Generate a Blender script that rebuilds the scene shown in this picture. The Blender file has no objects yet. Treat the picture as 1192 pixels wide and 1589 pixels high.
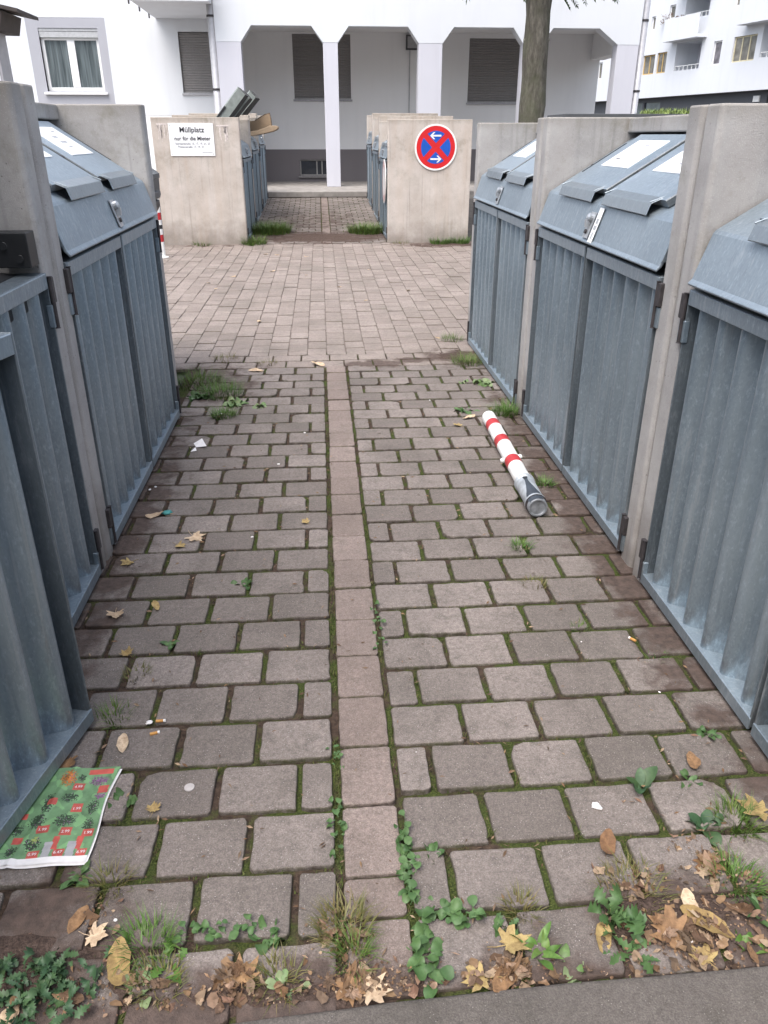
import bpy, math, random
from mathutils import Vector, Matrix, noise
R = math.radians
rnd = random.Random(7)
sc = bpy.context.scene
col = sc.collection

# ------------------------------------------------------------------ mesh builder
class MB:
    def __init__(s):
        s.v = []; s.f = []; s.m = []; s.e = None
    def add(s, vs, fs, mi=0):
        o = len(s.v); s.v += [tuple(p) for p in vs]
        s.f += [tuple(i + o for i in f) for f in fs]; s.m += [mi] * len(fs)
    def box(s, x0, x1, y0, y1, z0, z1, mi=0, M=None):
        vs = [Vector((x, y, z)) for z in (z0, z1) for y in (y0, y1) for x in (x0, x1)]
        if M: vs = [M @ p for p in vs]
        s.add(vs, [(0, 2, 3, 1), (4, 5, 7, 6), (0, 1, 5, 4), (2, 6, 7, 3), (0, 4, 6, 2), (1, 3, 7, 5)], mi)
    def prism(s, pts, fn, a, b, mi=0):
        """closed 2-D outline pts swept from a to b, fn(p, q, t) -> 3-D"""
        n = len(pts)
        vs = [fn(p[0], p[1], a) for p in pts] + [fn(p[0], p[1], b) for p in pts]
        fs = [tuple(range(n))[::-1], tuple(range(n, 2 * n))] + [(i, (i + 1) % n, n + (i + 1) % n, n + i) for i in range(n)]
        s.add(vs, fs, mi)
    def tube(s, path, r, n=12, mi=0, cap=True):
        path = [Vector(p) for p in path]; rs = r if isinstance(r, (list, tuple)) else [r] * len(path)
        vs = []; fs = []
        for i, p in enumerate(path):
            t = (path[min(i + 1, len(path) - 1)] - path[max(i - 1, 0)]).normalized()
            u = t.cross(Vector((0, 0, 1)))
            if u.length < 1e-3: u = Vector((1, 0, 0))
            u.normalize(); w = t.cross(u)
            for k in range(n):
                a = 2 * math.pi * k / n
                vs.append(p + (u * math.cos(a) + w * math.sin(a)) * rs[i])
        for i in range(len(path) - 1):
            for k in range(n):
                fs.append((i * n + k, i * n + (k + 1) % n, (i + 1) * n + (k + 1) % n, (i + 1) * n + k))
        if cap:
            fs.append(tuple(range(n))); fs.append(tuple(range((len(path) - 1) * n, len(path) * n))[::-1])
        s.add(vs, fs, mi)
    def lathe(s, prof, n=24, mis=None, M=None):
        vs = []; fs = []
        for (r, z) in prof:
            for k in range(n):
                a = 2 * math.pi * k / n; p = Vector((r * math.cos(a), r * math.sin(a), z))
                vs.append(M @ p if M else p)
        o = len(s.v); s.v += [tuple(p) for p in vs]
        for i in range(len(prof) - 1):
            for k in range(n):
                s.f.append((o + i * n + k, o + i * n + (k + 1) % n, o + (i + 1) * n + (k + 1) % n, o + (i + 1) * n + k))
                s.m.append(mis[i] if mis else 0)
    def grid(s, nx, ny, fn, mi=0):
        vs = [fn(i / nx, j / ny) for j in range(ny + 1) for i in range(nx + 1)]
        fs = [(j * (nx + 1) + i, j * (nx + 1) + i + 1, (j + 1) * (nx + 1) + i + 1, (j + 1) * (nx + 1) + i) for j in range(ny) for i in range(nx)]
        s.add(vs, fs, mi)
    def disc(s, c, ax, ay, r, n=32, mi=0):
        c = Vector(c)
        s.add([c + Vector(ax) * (r * math.cos(2 * math.pi * k / n)) + Vector(ay) * (r * math.sin(2 * math.pi * k / n)) for k in range(n)], [tuple(range(n))], mi)
    def wall(s, fn, ss, zs, holes, depth, mi=0):
        """front sheet with rectangular openings and their reveals; fn(s, z, d) -> 3-D, d = depth into the wall"""
        ss = sorted(set([round(q, 4) for q in ss] + [round(h[i], 4) for h in holes for i in (0, 1)]))
        zs = sorted(set([round(q, 4) for q in zs] + [round(h[i], 4) for h in holes for i in (2, 3)]))
        for a, b in zip(ss, ss[1:]):
            for c, d in zip(zs, zs[1:]):
                mx, mz = (a + b) / 2, (c + d) / 2
                if any(h[0] < mx < h[1] and h[2] < mz < h[3] for h in holes): continue
                s.add([fn(a, c, 0), fn(b, c, 0), fn(b, d, 0), fn(a, d, 0)], [(0, 1, 2, 3)], mi)
        for h in holes:
            dp = h[4] if len(h) > 4 else depth
            q = [(h[0], h[2]), (h[1], h[2]), (h[1], h[3]), (h[0], h[3])]
            for i in range(4):
                a, b = q[i], q[(i + 1) % 4]
                s.add([fn(a[0], a[1], 0), fn(b[0], b[1], 0), fn(b[0], b[1], dp), fn(a[0], a[1], dp)], [(0, 1, 2, 3)], mi)
    def build(s, name, mats, parent=None, smooth=False, loc=None, bevel=0, seg=2):
        me = bpy.data.meshes.new(name)
        me.from_pydata(s.v, [], s.f)
        for m in (mats if isinstance(mats, (list, tuple)) else [mats]): me.materials.append(m)
        me.polygons.foreach_set('material_index', s.m)
        if smooth: me.polygons.foreach_set('use_smooth', [True] * len(s.f))
        if s.e is not None:
            at = me.attributes.new('edge', 'FLOAT', 'POINT'); at.data.foreach_set('value', s.e)
        me.update()
        o = bpy.data.objects.new(name, me); col.objects.link(o)
        if parent: o.parent = parent
        if loc: o.location = loc
        if bevel:
            b = o.modifiers.new('bevel', 'BEVEL'); b.width = bevel; b.segments = seg; b.limit_method = 'ANGLE'; b.angle_limit = R(40)
        return o

def tag(o, label=None, cat=None, group=None, kind=None):
    if label: o['label'] = label
    if cat: o['category'] = cat
    if group: o['group'] = group
    if kind: o['kind'] = kind
    return o
def thing(name, label, cat, loc=(0, 0, 0), rz=0, group=None):
    o = bpy.data.objects.new(name, None); col.objects.link(o)
    o.location = loc; o.rotation_euler = (0, 0, rz); o.empty_display_size = .1
    return tag(o, label, cat, group)
def copy_tree(o, parent=None):
    c = o.copy(); col.objects.link(c)
    if parent: c.parent = parent; 
    for ch in list(o.children): copy_tree(ch, c)
    return c
def kids(o, name): return [c for c in o.children if c.name.split('.')[0] == name]
def sn(x): return x * x * (3 - 2 * x)
def nz(x, y, z=0.0): return noise.noise(Vector((x, y, z)))
def gz(Y):
    t = max(0.0, Y - 11.6)
    return min(.295, .05 * t)

def text_mesh(name, body, size, mat, parent, M, align='CENTER', bold=0.0):
    cu = bpy.data.curves.new('lettering', 'FONT'); cu.body = body; cu.size = size; cu.align_x = align
    cu.resolution_u = 4; cu.offset = bold
    o = bpy.data.objects.new('lettering', cu); col.objects.link(o)
    dg = bpy.context.evaluated_depsgraph_get(); dg.update()
    me = bpy.data.meshes.new_from_object(o.evaluated_get(dg))
    bpy.data.objects.remove(o); bpy.data.curves.remove(cu)
    me.materials.clear(); me.materials.append(mat)
    t = bpy.data.objects.new(name, me); col.objects.link(t); t.parent = parent; t.matrix_local = M
    return t

# ------------------------------------------------------------------ materials
class NT:
    def __init__(s, name):
        s.mat = bpy.data.materials.new(name); s.mat.use_nodes = True
        s.t = s.mat.node_tree; s.b = s.t.nodes['Principled BSDF']
    def n(s, typ, ins=None, **props):
        x = s.t.nodes.new(typ)
        for k, v in props.items(): setattr(x, k, v)
        for k, v in (ins or {}).items():
            if hasattr(v, 'links'): s.t.links.new(v, x.inputs[k])
            else: x.inputs[k].default_value = v
        return x
    def link(s, a, b): s.t.links.new(a, b)
    def co(s): return s.n('ShaderNodeNewGeometry').outputs['Position'] if False else s.n('ShaderNodeTexCoord').outputs['Object']
    def noise(s, scale, detail=4, rough=.55, co=None, dist=0.0):
        return s.n('ShaderNodeTexNoise', {'Vector': co or s.co(), 'Scale': scale, 'Detail': detail, 'Roughness': rough, 'Distortion': dist}).outputs['Fac']
    def ramp(s, fac, stops, interp='LINEAR'):
        r = s.n('ShaderNodeValToRGB', {'Fac': fac}); r.color_ramp.interpolation = interp
        el = r.color_ramp.elements
        while len(el) < len(stops): el.new(.5)
        for e, (p, c) in zip(el, stops):
            e.position = p; e.color = (*c, 1) if len(c) == 3 else c
        return r.outputs['Color']
    def mr(s, v, a, b, c=0.0, d=1.0):
        return s.n('ShaderNodeMapRange', {'Value': v, 'From Min': a, 'From Max': b, 'To Min': c, 'To Max': d}).outputs['Result']
    def mix(s, fac, a, b, bt='MIX'):
        x = s.n('ShaderNodeMix', data_type='RGBA', blend_type=bt)
        for i, v in ((0, fac), (6, a), (7, b)):
            if hasattr(v, 'links'): s.t.links.new(v, x.inputs[i])
            else: x.inputs[i].default_value = v if i == 0 else (*v, 1)
        return x.outputs[2]
    def math(s, op, a, b=0.0):
        x = s.n('ShaderNodeMath', operation=op)
        for i, v in ((0, a), (1, b)):
            if hasattr(v, 'links'): s.t.links.new(v, x.inputs[i])
            else: x.inputs[i].default_value = v
        return x.outputs[0]
    def stretch(s, sc3, co=None):
        return s.n('ShaderNodeMapping', {'Vector': co or s.co(), 'Scale': sc3}).outputs[0]
    def out(s, color, rough=.7, metal=0.0, bump=None, bstr=.3, bdist=.005, spec=.5, coat=0):
        for k, v in (('Base Color', color), ('Roughness', rough), ('Metallic', metal), ('Specular IOR Level', spec), ('Coat Weight', coat)):
            if hasattr(v, 'links'): s.link(v, s.b.inputs[k])
            else: s.b.inputs[k].default_value = (*v, 1) if isinstance(v, tuple) and len(v) == 3 else v
        if bump is not None:
            bm = s.n('ShaderNodeBump', {'Height': bump, 'Strength': bstr, 'Distance': bdist})
            s.link(bm.outputs[0], s.b.inputs['Normal'])
        return s.mat

def m_plain(name, c, rough=.6, metal=0.0, var=.12, scale=20, bstr=0.1):
    k = NT(name); f = k.noise(scale, 5)
    lo = tuple(x * (1 - var) for x in c); hi = tuple(min(1, x * (1 + var)) for x in c)
    return k.out(k.ramp(f, [(.3, lo), (.7, hi)]), rough, metal, f, bstr, .002)

def m_paver(name, a, b, dirtmask=True, speck=.5):
    k = NT(name)
    isl = k.n('ShaderNodeNewGeometry').outputs['Random Per Island']
    co = k.co()
    base = k.ramp(isl, [(0, a), (.5, tuple((x + y) / 2 for x, y in zip(a, b))), (1, b)])
    big = k.noise(3.1, 5, .6, co)
    base = k.mix(k.mr(big, .35, .7, 0, .5), base, tuple(x * .72 for x in a))
    stn = k.noise(1.6, 6, .65, co)
    base = k.mix(k.mr(stn, .48, .68, 0, .55), base, (a[0] * .55, a[1] * .58, a[2] * .55))
    blot = k.noise(17, 5, .6, co)
    base = k.mix(k.mr(blot, .5, .68, 0, .5), base, (a[0] * .62, a[1] * .64, a[2] * .6))
    mid = k.noise(75, 4, .65, co)
    base = k.mix(k.mr(mid, .38, .7, 0, .55), base, tuple(x * .5 for x in a))
    fine = k.noise(260, 3, .7, co)
    base = k.mix(k.mr(fine, .42, .6, .38, 0), base, (.035, .03, .028))
    sp = k.n('ShaderNodeTexVoronoi', {'Vector': co, 'Scale': 150.0}).outputs['Distance']
    spn = k.noise(34, 2, .5, co)
    base = k.mix(k.math('MULTIPLY', k.mr(sp, .10, .2, speck, 0), k.mr(spn, .45, .6)), base, (.50, .46, .44))
    sp2 = k.n('ShaderNodeTexVoronoi', {'Vector': co, 'Scale': 330.0}).outputs['Distance']
    base = k.mix(k.mr(sp2, .12, .24, speck * .5, 0), base, (.42, .38, .36))
    ed = k.n('ShaderNodeAttribute', attribute_name='edge').outputs['Fac']
    en = k.noise(55, 4, .6, co)
    edge = k.math('MULTIPLY', ed, k.mr(en, .35, .6, .25, .9))
    gcol = k.ramp(k.noise(9, 3, .5, co), [(.4, (.045, .032, .024)), (.6, (.055, .06, .018))])
    base = k.mix(edge, base, gcol)
    if dirtmask:
        xyz = k.n('ShaderNodeSeparateXYZ', {'Vector': co}).outputs
        dn = k.noise(7, 6, .65, co)
        tot = None
        # trodden-in soil with a shape of its own: (x, y, radius x, radius y, amount)
        for (cx, cy, rx, ry, am) in DIRT:
            dx = k.math('DIVIDE', k.math('SUBTRACT', xyz[0], cx), rx); dy = k.math('DIVIDE', k.math('SUBTRACT', xyz[1], cy), ry)
            r2 = k.math('ADD', k.math('MULTIPLY', dx, dx), k.math('MULTIPLY', dy, dy))
            g = k.math('MULTIPLY', k.math('POWER', 2.718, k.math('MULTIPLY', r2, -1.0)), am)
            tot = g if tot is None else k.math('MAXIMUM', tot, g)
        d = k.math('ADD', tot, k.mr(dn, .3, .7, -.45, .35))
        d = k.mr(d, .3, .62, 0, .88)
        base = k.mix(d, base, k.ramp(k.noise(40, 4, .6, co), [(.35, (.05, .034, .028)), (.7, (.105, .072, .058))]))
    bh = k.math('ADD', k.math('MULTIPLY', fine, .6), k.math('MULTIPLY', mid, .8))
    return k.out(base, .85, 0, bh, .8, .005, spec=.3)
DIRT = [(0.0, 14.3, 1.2, 1.9, .55), (.35, 5.36, .3, .11, .95), (.62, 5.45, .16, .09, .95), (1.0, 5.5, .35, .25, .95), (0.0, 12.6, 1.15, .55, 1.1), (-.8, 12.9, .5, .7, 1), (.8, 12.9, .5, .7, 1),
        (-.82, 2.9, .13, 1.9, .8), (1.05, 3.0, .13, 2.2, .85), (-.75, 5.0, .35, .6, .75), (0.0, .83, 1.3, .17, .95), (1.8, 11.85, .7, .22, .95), (-1.6, 11.9, .8, .12, .6), (-.62, 1.05, .25, .22, .8), (.75, 1.0, .3, .16, .8)]

PAV = m_paver('concrete_paver', (.20, .17, .152), (.345, .295, .268), speck=.8)
PAVS = m_paver('reddish_paver', (.27, .212, .186), (.355, .285, .254), speck=.6)
PAVM = m_paver('pale_paver', (.305, .252, .222), (.41, .345, .308), speck=.3)

def m_soil():
    k = NT('mossy_soil'); co = k.co()
    n1 = k.noise(5, 5, .6, co); n2 = k.noise(60, 5, .7, co); n3 = k.noise(220, 3, .6, co)
    soil = k.ramp(n2, [(.3, (.03, .021, .016)), (.7, (.10, .068, .05))])
    moss = k.ramp(n3, [(.3, (.025, .034, .010)), (.55, (.06, .078, .02)), (.75, (.11, .115, .035))])
    xx = k.n('ShaderNodeSeparateXYZ', {'Vector': co}).outputs[0]
    f = k.mr(k.math('ADD', k.math('ADD', k.math('ADD', k.math('MULTIPLY', n1, 1.7), -.37), k.math('MULTIPLY', n2, .4)), k.math('ADD', k.mr(xx, -.5, .5, -.05, .06), k.mr(k.n('ShaderNodeSeparateXYZ', {'Vector': co}).outputs[1], 1.0, 4.5, .06, -.06))), .60, .78)
    return k.out(k.mix(f, soil, moss), .95, 0, k.math('ADD', n2, n3), .8, .01, spec=.2)
SOIL = m_soil()
def m_dirt():
    k = NT('bare_soil'); co = k.co(); n2 = k.noise(35, 6, .65, co); n3 = k.noise(160, 4, .6, co)
    return k.out(k.mix(k.mr(n3, .35, .65), k.ramp(n2, [(.3, (.06, .04, .033)), (.7, (.14, .098, .08))]), (.05, .035, .028)), .95, 0, k.math('ADD', n2, n3), .8, .01, spec=.2)
DIRTM = m_dirt()

def m_concrete(name, lo, hi, warm, strk=.4):
    k = NT(name); co = k.co()
    n = k.noise(3.5, 6, .6, co)
    c = k.ramp(n, [(.3, lo), (.7, hi)])
    st = k.noise(2.2, 4, .5, k.stretch((5, 5, .5), co))
    c = k.mix(k.mr(st, .45, .72, 0, strk), c, warm)
    st2 = k.noise(3.0, 4, .6, k.stretch((9, 9, .35), co))
    c = k.mix(k.mr(st2, .56, .74, 0, .4), c, tuple(x * .45 for x in lo))
    n2 = k.noise(60, 5, .65, co)
    c = k.mix(k.mr(n2, .55, .75, 0, .3), c, tuple(x * .6 for x in lo))
    vo = k.n('ShaderNodeTexVoronoi', {'Vector': co, 'Scale': 38.0}).outputs['Distance']
    pits = k.math('MULTIPLY', k.mr(vo, .05, .12, 1, 0), k.mr(k.noise(11, 2, .5, co), .5, .6))
    c = k.mix(k.math('MULTIPLY', pits, .7), c, (.07, .062, .055))
    ag = k.n('ShaderNodeTexVoronoi', {'Vector': co, 'Scale': 170.0}).outputs['Distance']
    c = k.mix(k.mr(ag, .1, .3, .28, 0), c, tuple(x * 1.35 for x in hi))
    alg = k.math('MULTIPLY', k.mr(k.noise(5, 6, .7, co), .52, .68), k.mr(k.n('ShaderNodeSeparateXYZ', {'Vector': co}).outputs[2], .6, 1.5, .1, .5))
    c = k.mix(alg, c, (.17, .16, .115))
    z = k.n('ShaderNodeSeparateXYZ', {'Vector': co}).outputs[2]
    sp = k.math('ADD', z, k.mr(k.noise(6, 4, .6, co), .3, .7, -.1, .1))
    c = k.mix(k.mr(sp, .02, .3, .5, 0), c, (.11, .085, .065))
    top = k.math('ADD', z, k.mr(k.noise(14, 4, .6, co), .3, .7, -.03, .03))
    c = k.mix(k.mr(top, 1.47, 1.535, 0, .35), c, (.15, .13, .09))
    bh = k.math('SUBTRACT', k.math('ADD', k.math('MULTIPLY', n2, .5), k.noise(250, 3, .6, co)), pits)
    return k.out(c, .9, 0, bh, .35, .004, spec=.25)
CONC = m_concrete('weathered_concrete', (.285, .273, .265), (.455, .44, .427), (.36, .33, .31))
CONCW = m_concrete('sandy_concrete', (.40, .355, .315), (.53, .485, .445), (.44, .355, .285), .4)
KERB = m_paver('kerb_concrete', (.155, .135, .12), (.175, .155, .138), False, .35)

def m_zinc(name, lo, hi, rough=.52, foot=True):
    k = NT(name); co = k.co()
    info = k.n('ShaderNodeObjectInfo').outputs['Random']
    off = k.n('ShaderNodeVectorMath', {0: co}, operation='ADD'); 
    cmb = k.n('ShaderNodeCombineXYZ', {'X': k.math('MULTIPLY', info, 13.0), 'Y': k.math('MULTIPLY', info, 7.0), 'Z': 0.0}).outputs[0]
    k.link(cmb, off.inputs[1]); co2 = off.outputs[0]
    big = k.noise(1.6, 3, .5, co2)
    c = k.ramp(big, [(.3, lo), (.72, hi)])
    vo = k.n('ShaderNodeTexVoronoi', {'Vector': k.stretch((1, 1, .5), co2), 'Scale': 190.0}).outputs['Color']
    g = k.n('ShaderNodeSeparateColor', {'Color': vo}).outputs[0]
    c = k.mix(k.mr(g, 0, 1, .0, .16), c, tuple(x * 1.45 for x in hi))
    fl = k.noise(95, 5, .75, k.stretch((1, 1, .4), co2))
    c = k.mix(k.mr(fl, .54, .7, 0, .42), c, tuple(min(1, x * 1.7) for x in hi))
    st = k.noise(4, 5, .65, k.stretch((14, 14, .5), co2))
    c = k.mix(k.mr(st, .55, .75, 0, .35), c, tuple(x * .65 for x in lo))
    wh = k.noise(12, 6, .75, k.stretch((1.6, 1.6, .35), co2))
    c = k.mix(k.mr(wh, .57, .74, 0, .5), c, (.52, .55, .575))
    ps = k.noise(5, 5, .7, k.stretch((11, 11, .35), co2), .4)
    c = k.mix(k.mr(ps, .56, .72, 0, .38), c, (.56, .59, .61))
    rs_ = k.math('MULTIPLY', k.mr(k.noise(7, 5, .7, k.stretch((3, 3, .6), co2)), .64, .74), .3)
    c = k.mix(rs_, c, (.17, .125, .095))
    sc_ = k.noise(16, 5, .8, k.stretch((.4, .4, 3), co2), 1.5)
    c = k.mix(k.mr(sc_, .70, .74, 0, .35), c, (.5, .52, .54))
    z = k.n('ShaderNodeSeparateXYZ', {'Vector': co}).outputs[2]
    if foot: c = k.mix(k.mr(k.math('ADD', z, k.mr(fl, .3, .7, -.08, .08)), .02, .13, .35, 0), c, (.13, .115, .10))
    r = k.mr(wh, .35, .65, rough - .03, rough + .1)
    return k.out(c, r, .68, k.noise(30, 3, .5, co2), .05, .002)
ZINC = m_zinc('galvanised_steel', (.235, .295, .345), (.355, .425, .478), .36)
ZINCL = m_zinc('galvanised_lid_steel', (.23, .278, .318), (.315, .37, .412), .47, False)
ZBR = m_plain('bright_zinc', (.42, .44, .46), .35, .6, .15, 40)
ZINCD = m_zinc('dark_galvanised_steel', (.135, .163, .185), (.225, .258, .28), .5)  # darker zinc for the door frames and flap sides
HINGE = m_plain('rusty_dark_steel', (.045, .04, .042), .6, .2, .4, 40)
BLACKP = m_plain('black_plastic', (.018, .019, .021), .45, 0, .3, 8)
WHITE = m_plain('white_paint', (.74, .74, .72), .45, 0, .12, 14)
STICK = m_plain('white_sticker', (.80, .81, .82), .3, 0, .05, 30)
GREYINK = m_plain('grey_ink', (.35, .36, .38), .5)
INK = m_plain('black_ink', (.03, .032, .04), .5)
RED = m_plain('red_paint', (.42, .022, .028), .4, 0, .15, 30)
SRED = m_plain('sign_red', (.55, .018, .022), .35, 0, .06, 10)
SBLUE = m_plain('sign_blue', (.012, .085, .42), .35, 0, .06, 10)
FADED = m_plain('faded_pink', (.55, .36, .36), .5, 0, .1, 10)
def m_plaster(name, c, sc_=1.0):
    k = NT(name); co = k.co(); n = k.noise(.7, 5, .6, co); n2 = k.noise(130, 3, .6, co)
    st = k.noise(1.2, 5, .6, k.stretch((3, 3, .3), co))
    cc = k.ramp(n, [(.3, tuple(x * .95 for x in c)), (.7, c)])
    cc = k.mix(k.mr(st, .5, .75, 0, .16), cc, tuple(x * .7 for x in c))
    return k.out(cc, .9, 0, n2, .25, .004, spec=.2)
PLAS = m_plaster('white_plaster', (.67, .69, .72))
PILL = m_plaster('lilac_white_plaster', (.58, .58, .63))
RECE = m_plaster('grey_white_plaster', (.78, .78, .78))
SURR = m_plaster('grey_window_surround', (.385, .39, .425))
PLIN = m_plaster('grey_plinth', (.185, .17, .175))
DGRE = m_plaster('dark_grey_base', (.10, .105, .115))
SHUT = m_plain('grey_shutter', (.215, .205, .20), .6, 0, .1, 30)
PVC = m_plain('white_plastic_frame', (.80, .80, .80), .35, 0, .03, 10)
PIPE = m_plain('grey_downpipe', (.42, .42, .44), .5, .2, .1, 10)
def m_glass():
    k = NT('window_glass'); co = k.co()
    fold = k.noise(3, 3, .5, k.stretch((6, 6, .25), co))
    c = k.ramp(fold, [(.35, (.055, .07, .075)), (.65, (.155, .185, .195))])
    return k.out(c, .08, 0, spec=.8)
GLASS = m_glass()
DGLASS = m_plain('dark_glass', (.04, .045, .055), .1, 0, .3, 3, 0)
OCHRE = m_plain('ochre_frame', (.50, .34, .13), .6, 0, .1, 10)
CARDB = m_plain('cardboard', (.34, .25, .165), .85, 0, .12, 12)
EAVE = m_plain('dark_brown_eave', (.05, .04, .036), .7, 0, .25, 8)
def m_bark():
    k = NT('bark'); co = k.co()
    n = k.noise(7, 6, .7, k.stretch((2.5, 2.5, .7), co)); n2 = k.noise(3, 4, .6, co)
    c = k.ramp(n, [(.3, (.055, .05, .04)), (.55, (.145, .132, .108)), (.75, (.25, .23, .19))])
    c = k.mix(k.mr(n2, .45, .65, 0, .6), c, (.085, .092, .055))
    pale = k.noise(4.5, 3, .5, co)
    c = k.mix(k.mr(pale, .68, .74, 0, .7), c, (.24, .22, .17))
    return k.out(c, .9, 0, n, .9, .02, spec=.2)
BARK = m_bark()
def m_leafy(name, cols, rough=.5, trans=True):
    k = NT(name); isl = k.n('ShaderNodeNewGeometry').outputs['Random Per Island']; co = k.co()
    c = k.ramp(isl, [(i / max(1, len(cols) - 1), q) for i, q in enumerate(cols)])
    n = k.noise(90, 3, .5, co); n9 = k.noise(28, 4, .6, co)
    c = k.mix(k.mr(n, .4, .7, 0, .35), c, tuple(x * .55 for x in cols[0]))
    c = k.mix(k.mr(n9, .58, .72, 0, .45), c, tuple(min(1, x * 1.8 + .02) for x in cols[-1]))
    m = k.out(c, rough, 0, n, .2, .002, spec=.35)
    k.b.inputs['Subsurface Weight'].default_value = 0
    return m
GRASS = m_leafy('grass_blade', [(.05, .10, .018), (.085, .16, .028), (.12, .19, .04), (.07, .135, .024), (.16, .16, .05)])
GRASSB = m_leafy('bright_grass_blade', [(.06, .125, .022), (.08, .165, .03), (.12, .19, .045)])
DRYG = m_leafy('dry_grass_blade', [(.17, .13, .05), (.10, .12, .025), (.22, .17, .08), (.07, .10, .02)])
WEED = m_leafy('weed_leaf', [(.042, .09, .028), (.065, .128, .042), (.09, .16, .055), (.055, .105, .035)])
WEEDD = m_leafy('blue_green_leaf', [(.028, .066, .030), (.045, .092, .042), (.062, .115, .05), (.045, .085, .03)])
WEEDP = m_leafy('pale_weed_leaf', [(.14, .20, .09), (.22, .27, .14), (.09, .17, .05)])
MOSS = m_leafy('moss_tuft', [(.03, .042, .010), (.06, .09, .018), (.10, .12, .03), (.11, .085, .04), (.07, .052, .03), (.06, .09, .02), (.13, .14, .05)], .9)
CROWN = m_leafy('tree_leaf', [(.025, .05, .015), (.045, .085, .022), (.06, .11, .03)])
def m_dead(name, a, b, vein):
    k = NT(name); info = k.n('ShaderNodeObjectInfo').outputs['Random']; isl = k.n('ShaderNodeNewGeometry').outputs['Random Per Island']; co = k.co()
    c = k.ramp(k.math('FRACT', k.math('ADD', info, isl)), [(0, a), (1, b)])
    n = k.noise(3.2, 6, .7, co)
    c = k.mix(k.mr(n, .42, .68, 0, .75), c, vein)
    return k.out(c, .7, 0, n, .4, .002, spec=.3)
LEAFY = m_dead('yellow_dry_leaf', (.31, .215, .085), (.42, .32, .14), (.15, .09, .04))
LEAFB = m_dead('brown_dry_leaf', (.19, .10, .05), (.33, .20, .10), (.085, .045, .025))
LEAFP = m_dead('pale_dry_leaf', (.48, .36, .24), (.60, .47, .33), (.28, .18, .11))
LITT = m_leafy('leaf_litter', [(.06, .038, .025), (.16, .088, .045), (.26, .165, .09), (.10, .058, .036), (.38, .28, .185), (.19, .105, .07), (.08, .055, .035), (.33, .22, .15)], .8)
PAPER = m_plain('white_paper', (.78, .75, .74), .7, 0, .08, 60)
BUTT = m_plain('orange_filter', (.50, .25, .07), .8, 0, .2, 90)
FGREEN = m_plain('printed_green', (.145, .265, .13), .55, 0, .35, 25)
FRED = m_plain('printed_red', (.48, .09, .07), .55, 0, .25, 40)
FDARK = m_plain('printed_plants', (.035, .06, .03), .55, 0, .5, 120)
FVIO = m_plain('printed_violet', (.22, .10, .20), .55, 0, .5, 120)
FORA = m_plain('printed_orange', (.48, .16, .03), .55, 0, .5, 90)
FBAG = m_plain('printed_grey', (.36, .35, .36), .55, 0, .15, 60)
TEAL = m_plain('teal_scrap', (.06, .28, .26), .5)

# ------------------------------------------------------------------ world, sun, camera
w = bpy.data.worlds.new('World'); sc.world = w; w.use_nodes = True
wt = w.node_tree; bg = wt.nodes['Background']
sky = wt.nodes.new('ShaderNodeTexSky'); sky.sky_type = 'NISHITA'; sky.sun_disc = False
SUN_EL, SUN_AZ = R(62), R(215)      # azimuth clockwise from +Y: behind the camera, to the left
sky.sun_elevation = SUN_EL; sky.sun_rotation = SUN_AZ; sky.air_density = 1.0; sky.dust_density = 4.0
hs = wt.nodes.new('ShaderNodeHueSaturation'); hs.inputs['Saturation'].default_value = .6
wt.links.new(sky.outputs[0], hs.inputs['Color']); wt.links.new(hs.outputs[0], bg.inputs[0]); bg.inputs[1].default_value = .15
sl = bpy.data.lights.new('overcast_sun', 'SUN'); sl.energy = .8; sl.angle = R(50); sl.color = (1, .985, .965)
so = bpy.data.objects.new('overcast_sun', sl); col.objects.link(so)
sd = Vector((math.sin(SUN_AZ) * math.cos(SUN_EL), math.cos(SUN_AZ) * math.cos(SUN_EL), math.sin(SUN_EL)))
so.rotation_euler = sd.to_track_quat('Z', 'Y').to_euler(); so.location = sd * 30
cd = bpy.data.cameras.new('camera'); cd.sensor_fit = 'VERTICAL'; cd.sensor_height = 36; cd.lens = 1200 / 1589 * 36
cd.clip_start = .02; cd.clip_end = 400
co_ = bpy.data.objects.new('camera', cd); col.objects.link(co_)
co_.location = (0, 0, 1.45); co_.rotation_euler = (R(90 - 25.95), 0, R(-4.33)); sc.camera = co_
vs_ = sc.view_settings; vs_.view_transform = 'Standard'; vs_.look = 'None'; vs_.exposure = 1.4; vs_.gamma = 1

# ------------------------------------------------------------------ ground and paving (setting)
b = MB()
ys = [-30, .4, 5.8, 11.6, 12.5, 14, 17.5, 40, 160]
xs = [-90, -8, -1, 1.2, 8, 90]
b.grid(len(xs) - 1, len(ys) - 1, lambda u, v: (xs[round(u * (len(xs) - 1))], ys[round(v * (len(ys) - 1))], gz(ys[round(v * (len(ys) - 1))]) - .045))
tag(b.build('ground', m_plain('dark_ground', (.075, .068, .062), .95, 0, .3, 6, .4)), kind='structure')

b = MB()
def soilz(x, y): return gz(y) - .011 + .005 * nz(x * 9, y * 9) + .004 * nz(x * 30, y * 30, 3)
b.grid(110, 250, lambda u, v: (-.95 + 2.15 * u, .84 + 4.9 * v, soilz(-.95 + 2.15 * u, .84 + 4.9 * v)))
b.grid(40, 60, lambda u, v: (-5.2 + 10.4 * u, 5.74 + 6.4 * v, gz(5.74 + 6.4 * v) - .007), 1)
b.grid(20, 30, lambda u, v: (-1.3 + 2.5 * u, 12.14 + 5.36 * v, gz(12.14 + 5.36 * v) - .011))
tag(b.build('joint_soil', [SOIL, m_plain('lane_joint_sand', (.13, .10, .085), .95, 0, .35, 9, .4)], smooth=True), kind='structure')

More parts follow.
